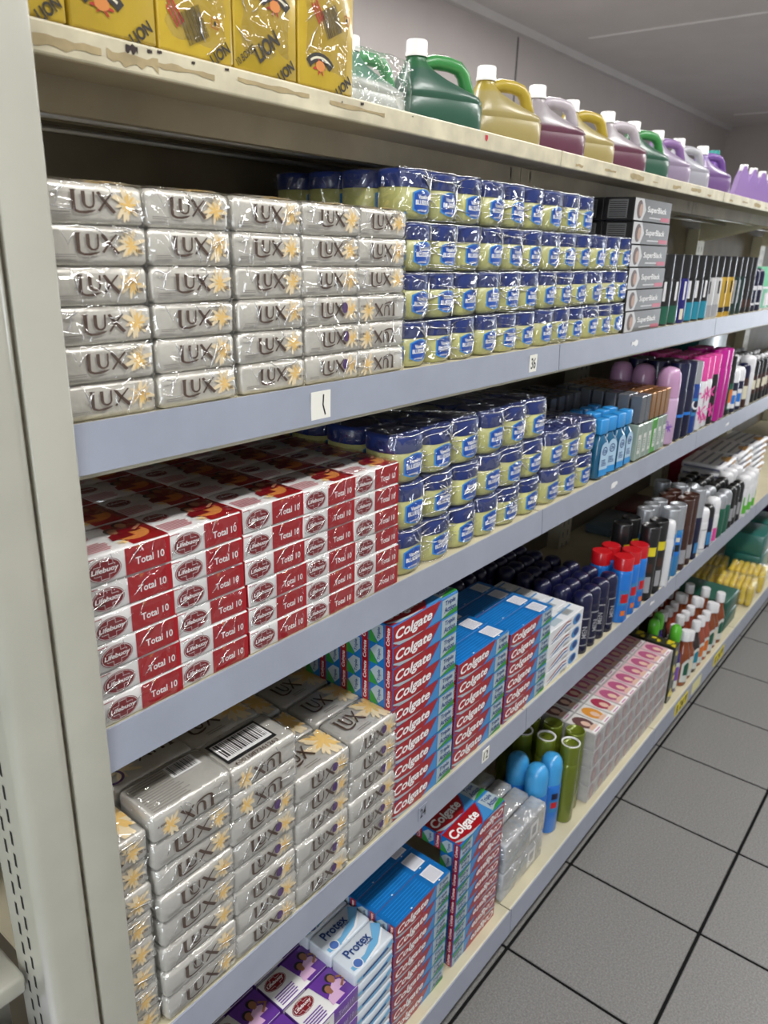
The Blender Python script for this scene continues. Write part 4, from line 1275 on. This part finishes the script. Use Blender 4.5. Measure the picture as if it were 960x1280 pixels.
axes = [('black spray can with leafy green base', k_black, [(.03, .28, .8, k_green), (.35, .62, .12, k_white)], 2),
        ('deep blue spray can', M_('deep_blue_can', (.012, .012, .16)), [(.06, .22, .2, k_cream), (.35, .62, .10, k_white)], 1),
        ('black spray can with teal base', k_black, [(.03, .30, .8, k_teal), (.36, .62, .12, k_white)], 3),
        ('silver spray can with black cap', dye_w, [(.03, .22, .8, k_grey), (.4, .6, .1, k_black)], 2),
        ('golden spray can with black cap', k_gold, [(.08, .16, .6, k_black), (.4, .6, .1, k_black)], 2),
        ('dark green black spray can', M_('forest_black_can', (.008, .03, .025)), [(.2, .6, .14, k_grey)], 2),
        ('plain black spray can', k_black, [(.1, .25, .4, k_brown)], 2)]
x = 1.822
for lab, body, bands, n in axes:
    sp = s2can(body, bands)
    xs = [x+.0555*i for i in range(n)]
    row(sp, 'spray_can', xs, [.640, .697], Z2, gl(lab), 'spray can', lab+'s', jit=.001)
    x += .0555*n
ro = can(.0240, .125, .040, k_navy, k_navy_cap, 'dome', [(.15, .6, .4, k_white), (.2, .5, .3, k_navy)])
row(ro, 'roll_on', [x+.002, x+.056], [.638, .694], Z2, gl('navy roll-on beside black spray cans'), 'bottle', 'upper shelf navy roll-ons')
mg = can(.0300, .130, .055, k_white, M_('mint_cap', (.22, .62, .38)), 'flat', [(.05, .5, .6, M_('mint_band', (.25, .55, .40))), (.1, .4, .3, k_white)])
row(mg, 'roll_on', [x+.118, x+.182, x+.246, x+.31], [.640], Z2, gl('white and mint green bottle'), 'bottle', 'mint green bottles')

# ---------- base shelf
# purple family soap bars
W, Hh, D = .113, .0340, .0625
pur_body = MB().rbox(-W/2, W/2, -D/2, D/2, 0, Hh, {'all': lb_purple, 'top': lb_white}, r=.003, seg=2, jit=.0004).mesh('wrapper')
pink_shirt = mat('pink_shirt_ink', (.66, .42, .62), .5)
b = MB(); fr = TOP(Hh+.0004)
b.dec(PG([(W*.02, -D*.1), (W*.08, -D*.485), (W*.495, -D*.485), (W*.495, D*.485), (-W*.02, D*.485)]), fr, lb_purple, 1)
family(b, fr, W*.02, W*.50, -D*.38, D*.44, 2, 4, pink_shirt)
emblem(b, fr, -W*.27, D*.22, W*.19, D*.21, 1)
b.dec(LINES(-W*.45, -W*.06, -D*.42, -D*.06, 5, 3, .5), fr, lb_purple, 1)
pur_top = b.mesh('top_print')
b = MB(); fr = FRONT(-D/2-.0003, Hh/2)
b.dec(R(-W*.49, -W*.05, -Hh*.46, Hh*.46), fr, lb_white, 1)
b.dec(LINES(-W*.40, -W*.12, -Hh*.3, Hh*.3, 4, 3), fr, grey_ink, 2)
b.dec(T('Total 10', W*.34, Hh*.3, W*.22, 0, .01), fr, mat('pale_violet_ink', (.45, .36, .62), .5), 2)
pur_front = b.mesh('front_print')
for c in range(4):
    for r in range(7):
        for q in range(3 if r == 6 else 1):
            if c == 0 and r < 4: continue
            spawn([('wrapper', pur_body, [('top_print', pur_top), ('front_print', pur_front)])], 'soap_bar', (.322+.1165*c, .594+D/2+q*.0655, Z5+.0003+r*.0345), f'purple soap bar with family photo, {ORD[c]} column, {rowname(r, 7)} row' + (f', {ORD[q]} from front' if r == 6 else ''), 'soap', 'purple soap bars')
# blue and white soap bars
W, Hh, D = .104, .0320, .0520
px_w = mat('icy_white_wrapper', (.62, .68, .74), .3, coat=.5, bump=.15, bscale=50)
px_b = M_('icy_blue_swirl', (.16, .42, .68), .35)
pt_body = MB().rbox(-W/2, W/2, -D/2, D/2, 0, Hh, px_w, r=.003, seg=2, jit=.0004).mesh('wrapper')
b = MB(); fr = TOP(Hh+.0004)
b.dec(STK([(-W*.45, -D*.30), (-W*.1, -D*.35), (W*.25, -D*.12), (W*.48, D*.28)], [D*.16, D*.24, D*.26, D*.36]), fr, px_b, 1)
b.dec(STK([(-W*.2, -D*.46), (W*.2, -D*.34), (W*.48, D*.0)], [D*.05, D*.08, D*.05]), fr, white_p, 2)
b.dec(EL(-W*.30, -D*.28, D*.15, D*.15), fr, mat('shield_blue', (.08, .16, .45), .4), 3)
b.dec(RING(-W*.30, -D*.28, D*.19, D*.19, D*.03), fr, white_p, 3)
b.dec(T('Protex', W*.56, D*.34, -W*.06, D*.18, .022), fr, tp_navy, 4)
b.dec(T('Fresh', W*.16, D*.10, W*.12, -D*.03, .01), fr, tp_navy, 4)
pt_top = b.mesh('top_print')
b = MB(); fr = FRONT(-D/2-.0003, Hh/2)
b.dec(STK([(-W*.45, -Hh*.1), (0, -Hh*.25), (W*.48, Hh*.2)], [Hh*.2, Hh*.3, Hh*.4]), fr, px_b, 1)
b.dec(STK([(-W*.3, -Hh*.12), (W*.35, Hh*.02)], Hh*.16), fr, tp_navy, 2)
pt_front = b.mesh('front_print')
for r in range(8):
    for q in range(4 if r == 7 else 1):
        spawn([('wrapper', pt_body, [('top_print', pt_top), ('front_print', pt_front)])], 'soap_bar', (.772, .596+D/2+q*.0545, Z5+.0003+r*.0336), f'icy blue and white soap bar, {rowname(r, 8)} row' + (f', {ORD[q]} from front' if r == 7 else ''), 'soap', 'icy blue soap bars')
# toothpaste on the base shelf
hD = .0348
tD = tp_spec(hD, 'blue'); tE = tp_spec(hD, 'red', flip=True)
for r in range(8):
    for q in range(4 if r == 7 else 1):
        spawn(tD, 'toothpaste_carton', (.914, .596+TD/2+q*(TD+.0008), Z5+.0003+r*(hD+.0003)), f'red toothpaste carton on base shelf beside icy soap, {rowname(r, 8)} row' + (f', {ORD[q]} from front' if r == 7 else ''), 'carton', GRP)
for r in range(9):
    for q in range(4 if r == 8 else 1):
        spawn(tE, 'toothpaste_carton', (1.117+.0, .596+TD/2+q*(TD+.0008), Z5+.0003+r*(hD+.0003)), f'red toothpaste carton lettered upside down on base shelf, {rowname(r, 9)} row' + (f', {ORD[q]} from front' if r == 8 else ''), 'carton', GRP, rot=.01)
# silver film-wrapped bundles
sil_w = mat('silver_grey_packet', (.46, .47, .48), .28, var=.2, scale=35, bump=.4, bscale=45, coat=.6)
sil_b = MB().rbox(-.098, .098, -.022, .022, 0, .078, sil_w, r=.006, seg=2, jit=.0015, seed=4).mesh('bundle')
sil_f = film_box(.196, .078, .044, film, .0015, 44, name='shrink_film', g=.002)
b = MB(); fr = FRONT(-.0225, .039)
b.dec(R(.02, .06, -.025, .02), fr, white_p, 2); b.dec(R(.03, .05, -.015, .01), fr, k_grey, 3)
b.dec(STK([(-.09, -.02), (-.02, .0), (.09, .025)], .012), fr, tp_pale, 1)
sil_p = b.mesh('front_print')
for r in range(2):
    for q in range(4):
        if r == 0 and q > 0: continue
        spawn([('bundle', sil_b, [('front_print', sil_p)] if q == 0 else []), ('shrink_film', sil_f, [])], 'silver_bundle', (1.338, .622+q*.047, Z5+.001+r*.080), f'silver grey film-wrapped carton bundle, {["lower", "upper"][r]} layer' + (f', {ORD[q]} from front' if r else ''), 'packet', 'silver bundles')
# light blue cans
lbc = can(.0290, .222, .072, k_blue, k_lb, 'dome', [(.30, .46, .5, k_sky), (.36, .44, .3, k_red), (.48, .56, .3, k_navy)])
for x, y, l in [(1.470, .648, 'front'), (1.478, .706, 'rear'), (1.532, .640, 'right-hand')]:
    spawn(lbc, 'spray_can', (x, y, Z5+.0003), f'blue spray can with light blue domed cap, {l} one of three', 'spray can', 'three light blue capped cans')
# olive cans with white rings
ol = can(.0265, .232, .050, k_olive, k_olive, 'lip')
ringm = MB().lathe([(.0235, .230), (.0245, .2335), (.0215, .2335), (.0205, .230)], k_white, 20, closed_top=False).mesh('white_ring')
ol_r = [ol[0], ('cap', ol[1][1], [('white_ring', ringm)])]
ol_f = can(.0265, .236, .050, k_olive, k_olive, 'lip')
pos = [(1.594, .622, 1), (1.578, .682, 1), (1.562, .740, 1), (1.646, .634, 0), (1.638, .694, 0), (1.622, .752, 0), (1.604, .806, 0)]
for i, (x, y, rg) in enumerate(pos):
    spawn(ol_r if rg else ol_f, 'olive_can', (x, y, Z5+.0003), f'olive green spray can {"with white ring on cap" if rg else "with plain green cap"}, {ORD[i if rg else i-3]} from the front', 'spray can', 'olive spray cans')
for i, (x, y) in enumerate([(1.42, .86), (1.475, .87), (1.53, .86)]):
    spawn(ol_f, 'olive_can', (x, y, Z5+.0003), f'olive green spray can in the dark rear row, {ORD[i]} from the left', 'spray can', 'olive spray cans')
# hair colour cartons with photo tops
hb_w = mat('hair_carton_grey', (.42, .41, .41), .35, coat=.2, var=.15, scale=50)
hb_m = M_('hair_carton_rose', (.42, .09, .20), .4); hb_l = mat('hair_pink_light', (.66, .42, .46), .45); face = mat('pale_face_print', (.68, .46, .36), .5); hb_o = mat('hair_orange_print', (.62, .26, .03), .5); hb_d = mat('hair_dark_print', (.12, .05, .05), .5)
HW, HD, HH = .0585, .088, .0545
hcar = carton(HW, HH, HD, hb_w)
def hair_top(hair, bg, seed):
    b = MB(); fr = TOP(HH+.0003)
    b.dec(R(-HW*.47, HW*.47, -HD*.47, HD*.47), fr, hb_l if bg else mat('hair_top_white', (.66, .64, .62), .4), 1)
    b.dec(EL(0, HD*.06, HW*.38, HD*.36, 16), fr, hair, 2)
    b.dec(EL(0, -HD*.02, HW*.17, HD*.16, 12), fr, face, 3)
    b.dec(EL(0, -HD*.28, HW*.30, HD*.10, 12), fr, face, 3)
    b.dec(R(-HW*.42, HW*.42, -HD*.46, -HD*.34), fr, white_p, 4)
    b.dec(LINES(-HW*.3, HW*.3, -HD*.43, -HD*.37, 1, seed), fr, k_magenta, 5)
    return b.mesh('top_print')
ht = [hair_top(hb_m, True, 1), hair_top(M_('hair_crimson_print', (.36, .03, .08), .4), False, 2), hair_top(hb_o, False, 3), hair_top(hb_d, False, 4)]
b = MB(); fr = FRONT(-HD/2-.0003, HH/2)
b.dec(EL(-HW*.1, 0, HW*.26, HH*.40, 14), fr, mat('hair_side_tint', (.36, .26, .28), .4), 1); b.dec(EL(-HW*.1, -HH*.05, HW*.13, HH*.22, 12), fr, mat('hair_side_face', (.44, .34, .30), .4), 2)
b.dec(LINES(HW*.15, HW*.4, -HH*.3, HH*.3, 5, 2), fr, k_grey, 1)
hf = b.mesh('front_print')
for i in range(10):
    for j in range(3):
        for r in range(4):
            if j > 0 and r < 3: continue
            if j == 2 and i < 3: continue
            kind = 3 if (i == 0) else (2 if i == 1 and j == 0 else (3 if i == 1 else (1 if i == 2 else 0)))
            nm = ['rose', 'crimson', 'orange', 'dark'][kind]
            spawn([('carton', hcar, [('top_print', ht[kind]), ('front_print', hf)])], 'hair_colour_carton', (1.712+.0595*i-.0, .592+HD/2+j*(HD+.001), Z5+.0003+r*(HH+.0004)),
                  f'grey hair colour carton with {nm} photo, {ORD[i]} along the shelf, {rowname(r, 4)} layer' + (f', {["front", "middle", "back"][j]} line' if r == 3 else ''), 'carton', 'hair colour cartons')
# dark and yellow camouflage cartons
cam_k = mat('black_yellow_print', (.03, .03, .02), .35, coat=.3)
b = MB().box(-.022, .022, -.05, .05, 0, .21, cam_k)
cb = b.mesh('carton')
b = MB()
for q in range(9):
    b.dec(EL(random.uniform(-.015, .015), random.uniform(-.04, .04), .009, .006, 7, q), TOP(.2103), k_yel, 1)
    b.dec(EL(random.uniform(-.015, .015), random.uniform(-.09, .09), .009, .012, 7, q), FRONT(-.0503, .105), k_yel, 1)
cp = b.mesh('yellow_print')
for j in range(3):
    spawn([('carton', cb, [('yellow_print', cp)])], 'camouflage_carton', (2.335, .645+j*.103, Z5+.0003), f'tall black and yellow patterned carton, {ORD[j]} from the front', 'carton', 'black and yellow cartons')
# bottles
def bottle(r, h, ch, rc, body, cap, label=None, capstyle='flat'):
    bh = h-ch
    prof = [(r*.9, 0), (r, .005), (r, bh*.62), (r*.9, bh*.74), (r*.62, bh*.86), (rc*.9, bh*.94), (rc*.88, bh)]
    me = MB().lathe(prof, body, 16).mesh('body')
    cpr = [(rc, bh-.002), (rc, h-.003), (rc*.9, h)] if capstyle == 'flat' else [(rc, bh-.002), (rc*1.02, h-ch*.4), (rc*.85, h-ch*.12), (rc*.5, h)]
    cm = MB().lathe(cpr, cap, 14).mesh('cap')
    subs = []
    if label:
        b = MB(); fr = CYL(r, 0, -PI/2-.4)
        k = 8
        vs = []
        for i in range(k+1):
            t = -1+2*i/k
            vs += [(t*r*.75, bh*.10), (t*r*.75, bh*(.62-.12*t*t))]
        b.dec((vs, [(2*i, 2*i+2, 2*i+3, 2*i+1) for i in range(k)]), fr, label[0], 1)
        b.dec(([(x*.6, y*.55+bh*.2) for x, y in vs], [(2*i, 2*i+2, 2*i+3, 2*i+1) for i in range(k)]), fr, label[1], 2)
        subs = [('label', b.mesh('label'))]
    return [('body', me, subs), ('cap', cm, [])]
gp = bottle(.030, .245, .055, .0185, k_purple, k_vgreen, (lab_white, k_violet), 'dome')
for i, (x, y) in enumerate([(2.408, .628), (2.402, .700), (2.462, .706)]):
    spawn(gp, 'bottle', (x, y, Z5+.0003), f'deep purple bottle with vivid green cap, {["front", "rear left", "rear right"][i]} one', 'bottle', 'green-capped bottles')
am = bottle(.0265, .205, .034, .0165, k_amber, k_white, (lab_white, k_green))
am2 = bottle(.0235, .180, .032, .0150, k_amber, k_white, (lab_white, k_cream))
am3 = bottle(.0245, .195, .034, .0155, M_('dark_bottle', (.03, .02, .02), .2, .5), k_white, (lab_white, k_teal))
am4 = bottle(.0245, .190, .032, .0155, M_('reddish_bottle', (.30, .06, .03), .2, .5), k_white, (lab_white, k_orange))
brow = bottle(.0300, .22, .036, .018, M_('brown_bottle_large', (.16, .05, .02), .2, .5), k_white)
seq = [am, am2, am3, am4, am4, am, am2, am]
for i in range(8):
    for j in range(4):
        if i == 0 and j > 0: continue
        if i < 2 and j > 2: continue
        nm = ['amber', 'small amber', 'dark', 'reddish', 'reddish', 'amber', 'small amber', 'amber'][i]
        spawn(seq[i], 'bottle', (2.475+.058*i+.006*(j % 2), .612+.058*j, Z5+.0003), f'{nm} bottle with white screw cap, {ORD[i]} across, {ORD[j]} row from front', 'bottle', 'white-capped bottles')
for i, (x, y) in enumerate([(2.40, .79), (2.46, .80), (2.40, .86)]):
    spawn(brow, 'bottle', (x, y, Z5+.0003), f'large brown bottle with white cap behind the green caps, {ORD[i]} one', 'bottle', 'large brown bottles')
gx = M_('bottle_green_box', (.005, .085, .055), .45)
gbx = MB().rbox(-.085, .085, -.135, .135, 0, .066, gx, r=.006, seg=2).mesh('box')
for r in range(2):
    spawn([('box', gbx, [])], 'green_box', (3.055, .735, Z5+.0005+r*.067), f'long dark green box beside white-capped bottles, {["lower", "upper"][r]} of two', 'box', 'dark green boxes')
# sponges in film
spg = mat('yellow_sponge', (.78, .58, .04), .8, var=.15, scale=80, bump=.5, bscale=120)
sg = MB().rbox(-.075, .075, -.011, .011, 0, .085, spg, r=.008, seg=2, jit=.001).mesh('sponge')
sgf = film_box(.155, .088, .150, film, .002, 51, name='shrink_film', g=.003)
for i, (x, y, z) in enumerate([(3.36, .66, 0), (3.36, .83, 0), (3.54, .66, 0), (3.54, .83, 0)]):
    sp = [('sponge', sg, [], (0, -.062+.025*k, 0)) for k in range(6)] + [('shrink_film', sgf, [])]
    spawn(sp, 'sponge_pack', (x, y, Z5+.002), f'film-wrapped pack of yellow sponges, {["front left", "rear left", "front right", "rear right"][i]} of four', 'sponges', 'yellow sponge packs', rot=.1)
pv = bottle(.045, .30, .04, .02, M_('violet_bottle', (.06, .03, .11), .25, .5), k_violet)
for i in range(6):
    spawn(pv, 'bottle', (4.28+.1*(i % 3), .70+.12*(i//3), Z5+.0003), f'large violet bottle at the far end of the base shelf, {ORD[i]} of six', 'bottle', 'violet bottles')
for i in range(4):
    spawn([('box', MB().rbox(-.1, .1, -.08, .08, 0, .1, M_('far_teal_carton', (.02, .14, .12)), r=.004).mesh('box'), [])], 'teal_carton', (3.76+.215*(i % 2), .72, Z5+.0005+.101*(i//2)), f'teal carton beyond the sponges, {["lower left", "lower right", "upper left", "upper right"][i]}', 'box', 'far teal cartons')

# ---------- top shelf
# yellow paper packs of match boxes
yp = mat('yellow_wrapping_paper', (.54, .37, .028), .36, var=.14, scale=18, bump=.35, bscale=22, coat=.45)
red_i = mat('match_red_ink', (.42, .03, .02), .5); match_k = mat('match_black_ink', (.03, .025, .02), .5)
def match_front(w, h, seed):
    rd = random.Random(seed)
    b = MB(); fr = FRONT(-.0406, h/2)
    a = math.radians(38)
    cs = [(-w*.1, -h*.30), (w*.12, h*.02), (-w*.08, h*.34)]
    for q, (cx, cy) in enumerate(cs):
        cx += rd.uniform(-.06, .06)*w
        if (q+seed) % 3 == 0:
            b.dec(xf(T('LION', w*.42, .015, 0, 0, .03), 1, 1, cx+w*.12, cy, a), fr, match_k, 2)
            b.dec(xf(T('10 BOXES', w*.34, .0065, 0, 0, .01), 1, 1, cx-w*.22, cy-.012, a), fr, match_k, 2)
        elif (q+seed) % 3 == 1:
            arc = [(cx+.020*math.cos(t), cy-.006+.014*math.sin(t)) for t in [PI*(.15+.70*i/8) for i in range(9)]]
            b.dec(STK([(x, y-.004) for x, y in arc], .009), fr, match_k, 2)
            b.dec(STK([(x, y-.004) for x, y in arc[1:-1]], .0022), fr, k_cream, 3)
            b.dec(FLOWER(cx, cy-.005, .011, seed+q, 6), fr, red_i, 2)
            b.dec(EL(cx, cy-.004, .007, .005), fr, orange_i, 3)
        else:
            b.dec(xf(BAR(-.013, .013, -.013, .013, seed), 1, 1, cx, cy, a*.7), fr, match_k, 2)
            b.dec(xf(LINES(-.012, .012, 0, .012, 3, seed), 1, 1, cx-.018, cy+.01, a+PI/2), fr, red_i, 2)
            b.dec(xf(RING(0, 0, .006, .006, .0008, 4), 1, 1, cx+.024, cy+.006, a), fr, red_i, 2)
            b.dec(EL(cx+.024, cy+.006, .0016, .0022, 6), fr, match_k, 2)
    b.dec(xf(T('LION', w*.30, .010, 0, 0, .03), 1, 1, w*.30, -h*.44, a), fr, match_k, 2)
    return b.mesh('front_print')
mh = .125
MXs = [(.262, .343), (.3435, .397-.0), (.3985, .472), (.4735, .5575), (.559, .641), (.642, .730)]
MXs = [(.300, .380), (.381, .463), (.464, .549), (.550, .634), (.635, .722)]
for i, (a, c) in enumerate(MXs):
    w_ = c-a-.0015
    body = MB().rbox(-w_/2, w_/2, -.040, .040, 0, mh, yp, r=.0025, seg=2, jit=.0006, seed=i).mesh('paper_wrap')
    sp = [('paper_wrap', body, [('front_print', match_front(w_, mh, i))])]
    if i >= 2:
        sp.append(('shrink_film', film_box(w_, mh, .08, film, .0012, 60+i, name='shrink_film', g=.0008), []))
    spawn(sp, 'match_pack', ((a+c)/2, .628+.041, Z1+.0012), 'yellow paper-wrapped match box pack on top shelf, ' + ['half behind the post', 'second from the post', 'third from the post', 'fourth with barcode', 'fifth at the right end'][i], 'match pack', 'yellow match packs')
# jugs
def jug_meshes(m_body, m_handle, m_cap, s=1.0):
    secs = [(.0, .074, .034, 0), (0, .080, .039, .004), (0, .0815, .040, .05), (0, .0815, .040, .082), (0, .0795, .0385, .0845), (0, .0795, .0385, .0865), (0, .081, .0395, .089), (-.002, .077, .038, .098), (-.016, .058, .034, .110), (-.029, .040, .029, .122), (-.036, .028, .024, .135), (-.040, .0195, .0195, .146), (-.040, .0165, .0165, .152), (-.040, .0160, .0160, .162)]
    n = 20
    vs = []
    for cx, a_, b_, z in secs:
        p = .55 if z < .13 else .95
        for i in range(n):
            t = 2*PI*i/n
            c, q = math.cos(t), math.sin(t)
            vs.append(((cx+a_*math.copysign(abs(c)**p, c))*s, b_*math.copysign(abs(q)**p, q)*s, z*s*.87))
    fs = [(j*n+i, j*n+(i+1) % n, (j+1)*n+(i+1) % n, (j+1)*n+i) for j in range(len(secs)-1) for i in range(n)]
    fs += [tuple(range(n-1, -1, -1)), tuple((len(secs)-1)*n+i for i in range(n))]
    body = MB().add(vs, fs, m_body, True).mesh('body')
    groove = MB()
    band = [(0, .0822, .0405, .0905), (0, .0822, .0405, .0935)]
    hp = [(-.034, .140), (-.022, .148), (-.006, .153), (.020, .153), (.040, .149), (.051, .138), (.058, .118), (.066, .094)]
    handle = MB().tube([(x*s, 0, z*s*.87) for x, z in hp], [.010*s, .011*s, .0115*s, .0115*s, .0115*s, .0115*s, .0115*s, .012*s], m_handle, 10).mesh('handle')
    cap = MB().lathe([(.0185*s, .136*s), (.0185*s, .142*s), (.0175*s, .143*s), (.0175*s, .158*s), (.016*s, .160*s)], m_cap, 18, cx=-.040*s).mesh('cap')
    return [('body', body, []), ('handle', handle, []), ('cap', cap, [])]
cap_w = M_('white_screw_cap', (.78, .78, .77), .45)
def jugset(n, low, high, hand, lvl=.118):
    return jug_meshes(level_mat(n, low, high, lvl), M_(n+'_handle', hand, .35), cap_w)
jg = jugset('green_jug', (.028, .09, .06), (.022, .115, .045), (.04, .24, .06))
jy = jugset('yellow_jug', (.32, .26, .10), (.34, .255, .035), (.42, .31, .03))
jp = jugset('pink_jug', (.115, .038, .066), (.30, .27, .29), (.44, .40, .44), .088)
jl = jugset('lilac_jug', (.25, .20, .30), (.19, .115, .27), (.24, .13, .33))
jw = jugset('white_jug', (.31, .31, .36), (.37, .37, .41), (.42, .42, .46))
ju = jugset('purple_jug', (.15, .08, .23), (.11, .04, .25), (.17, .075, .32))
JY = .83
for sp, x, y, rz, lab in [(jg, 1.163, JY, -.42, 'large green jug with bright green handle and white cap'), (jy, 1.378, JY, -.40, 'yellow jug with white cap beside the large green jug'), (jp, 1.575, JY, -.40, 'dark pink jug with white handle, nearest of two'),
                         (jy, 1.752, JY+.01, -.40, 'pale yellow jug between the two pink jugs'), (jp, 1.925, JY, -.40, 'dark pink jug beside the smaller green jug'), (jg, 2.085, JY, -.40, 'green jug farther along between pink and lilac jugs'),
                         (jl, 2.255, JY, -.40, 'pale lilac jug between green and white jugs'), (jw, 2.425, JY, -.40, 'milky white jug with white handle'), (ju, 2.610, JY-.01, -.40, 'bright purple jug at the far end of the jugs')]:
    spawn(sp, 'jug', (x, y, Z1+.0005), lab, 'jug', 'row of coloured jugs', rot=rz)
sg_ = jug_meshes(level_mat('small_green_jug', (.42, .45, .42), (.10, .26, .18), .080), M_('small_green_handle', (.07, .34, .12)), cap_w, .86)
sg_.append(('clear_bag', film_box(.12, .115, .080, film, .003, 71, name='clear_bag', g=.004), []))
spawn(sg_, 'jug', (1.010, .855, Z1+.001), 'small green jug in clear wrap behind the yellow match packs', 'jug', 'row of coloured jugs', rot=-.1)
tl = can(.03, .165, .03, k_violet, M_('teal_cap', (.03, .30, .28)), 'flat', rc=.018)
spawn(tl, 'bottle', (2.735, .85, Z1+.0005), 'violet bottle with teal cap behind the purple jug', 'bottle')
lv = M_('lavender_sachet', (.30, .19, .46), .35)
pc = []
for i in range(4):
    w_, h_, d_ = .075, .130, .045
    secs = [(w_*.5, d_*.5, 0), (w_*.5, d_*.5, h_*.4), (w_*.5, d_*.3, h_*.75), (w_*.5, d_*.08, h_)]
    vs, fs = [], []
    for a_, b_, z in secs:
        vs += [(-a_, -b_, z), (a_, -b_, z), (a_, b_, z), (-a_, b_, z)]
    for j in range(3):
        fs += [(j*4+k, j*4+(k+1) % 4, (j+1)*4+(k+1) % 4, (j+1)*4+k) for k in range(4)]
    fs += [(3, 2, 1, 0), (12, 13, 14, 15)]
    pouch = MB().add(vs, fs, lv, False).mesh('pouch')
    capm = MB().lathe([(.013, h_-.012), (.013, h_+.006), (.012, h_+.007)], cap_w, 10, cx=-.01).mesh('cap')
    spawn([('pouch', pouch, []), ('cap', capm, [])], 'refill_pouch', (2.90+.12*i, .80, Z1+.0005), f'lavender refill pouch past the jugs on top shelf, {ORD[i]} from the purple jug', 'pouch', 'lavender refill pouches', rot=.5)
spawn([('box', MB().rbox(-.08, .08, -.06, .06, 0, .12, M_('rust_box', (.35, .12, .05)), r=.003).mesh('box'), [])], 'rust_box', (3.50, .80, Z1+.0005), 'rust brown box at the far end of the top shelf', 'box')

# ---------- end-cap packs at the left edge
ec = MB().rbox(-.05, .05, -.045, .045, 0, .03, mat('lavender_white_packet', (.60, .60, .74), .35, coat=.4, bump=.3, bscale=50), r=.006, seg=2, jit=.001).mesh('wrapper')
b = MB(); b.dec(soap_logo(.05, .03, -.01, 0), TOP(.0306), k_violet, 2); b.dec(FLOWER(.03, 0, .014, 3), TOP(.0306), tp_pale, 1)
ept = b.mesh('top_print')
for i, (x, z) in enumerate([(.18, .666), (.18, .697), (.17, .728), (.075, .666), (.075, .697)]):
    spawn([('wrapper', ec, [('top_print', ept)])], 'soap_bar', (x, .632, z), f'lavender white wrapped soap on the end shelf, {["lower right", "middle right", "upper right", "lower left", "upper left"][i]}', 'soap', 'soap on the end shelf')
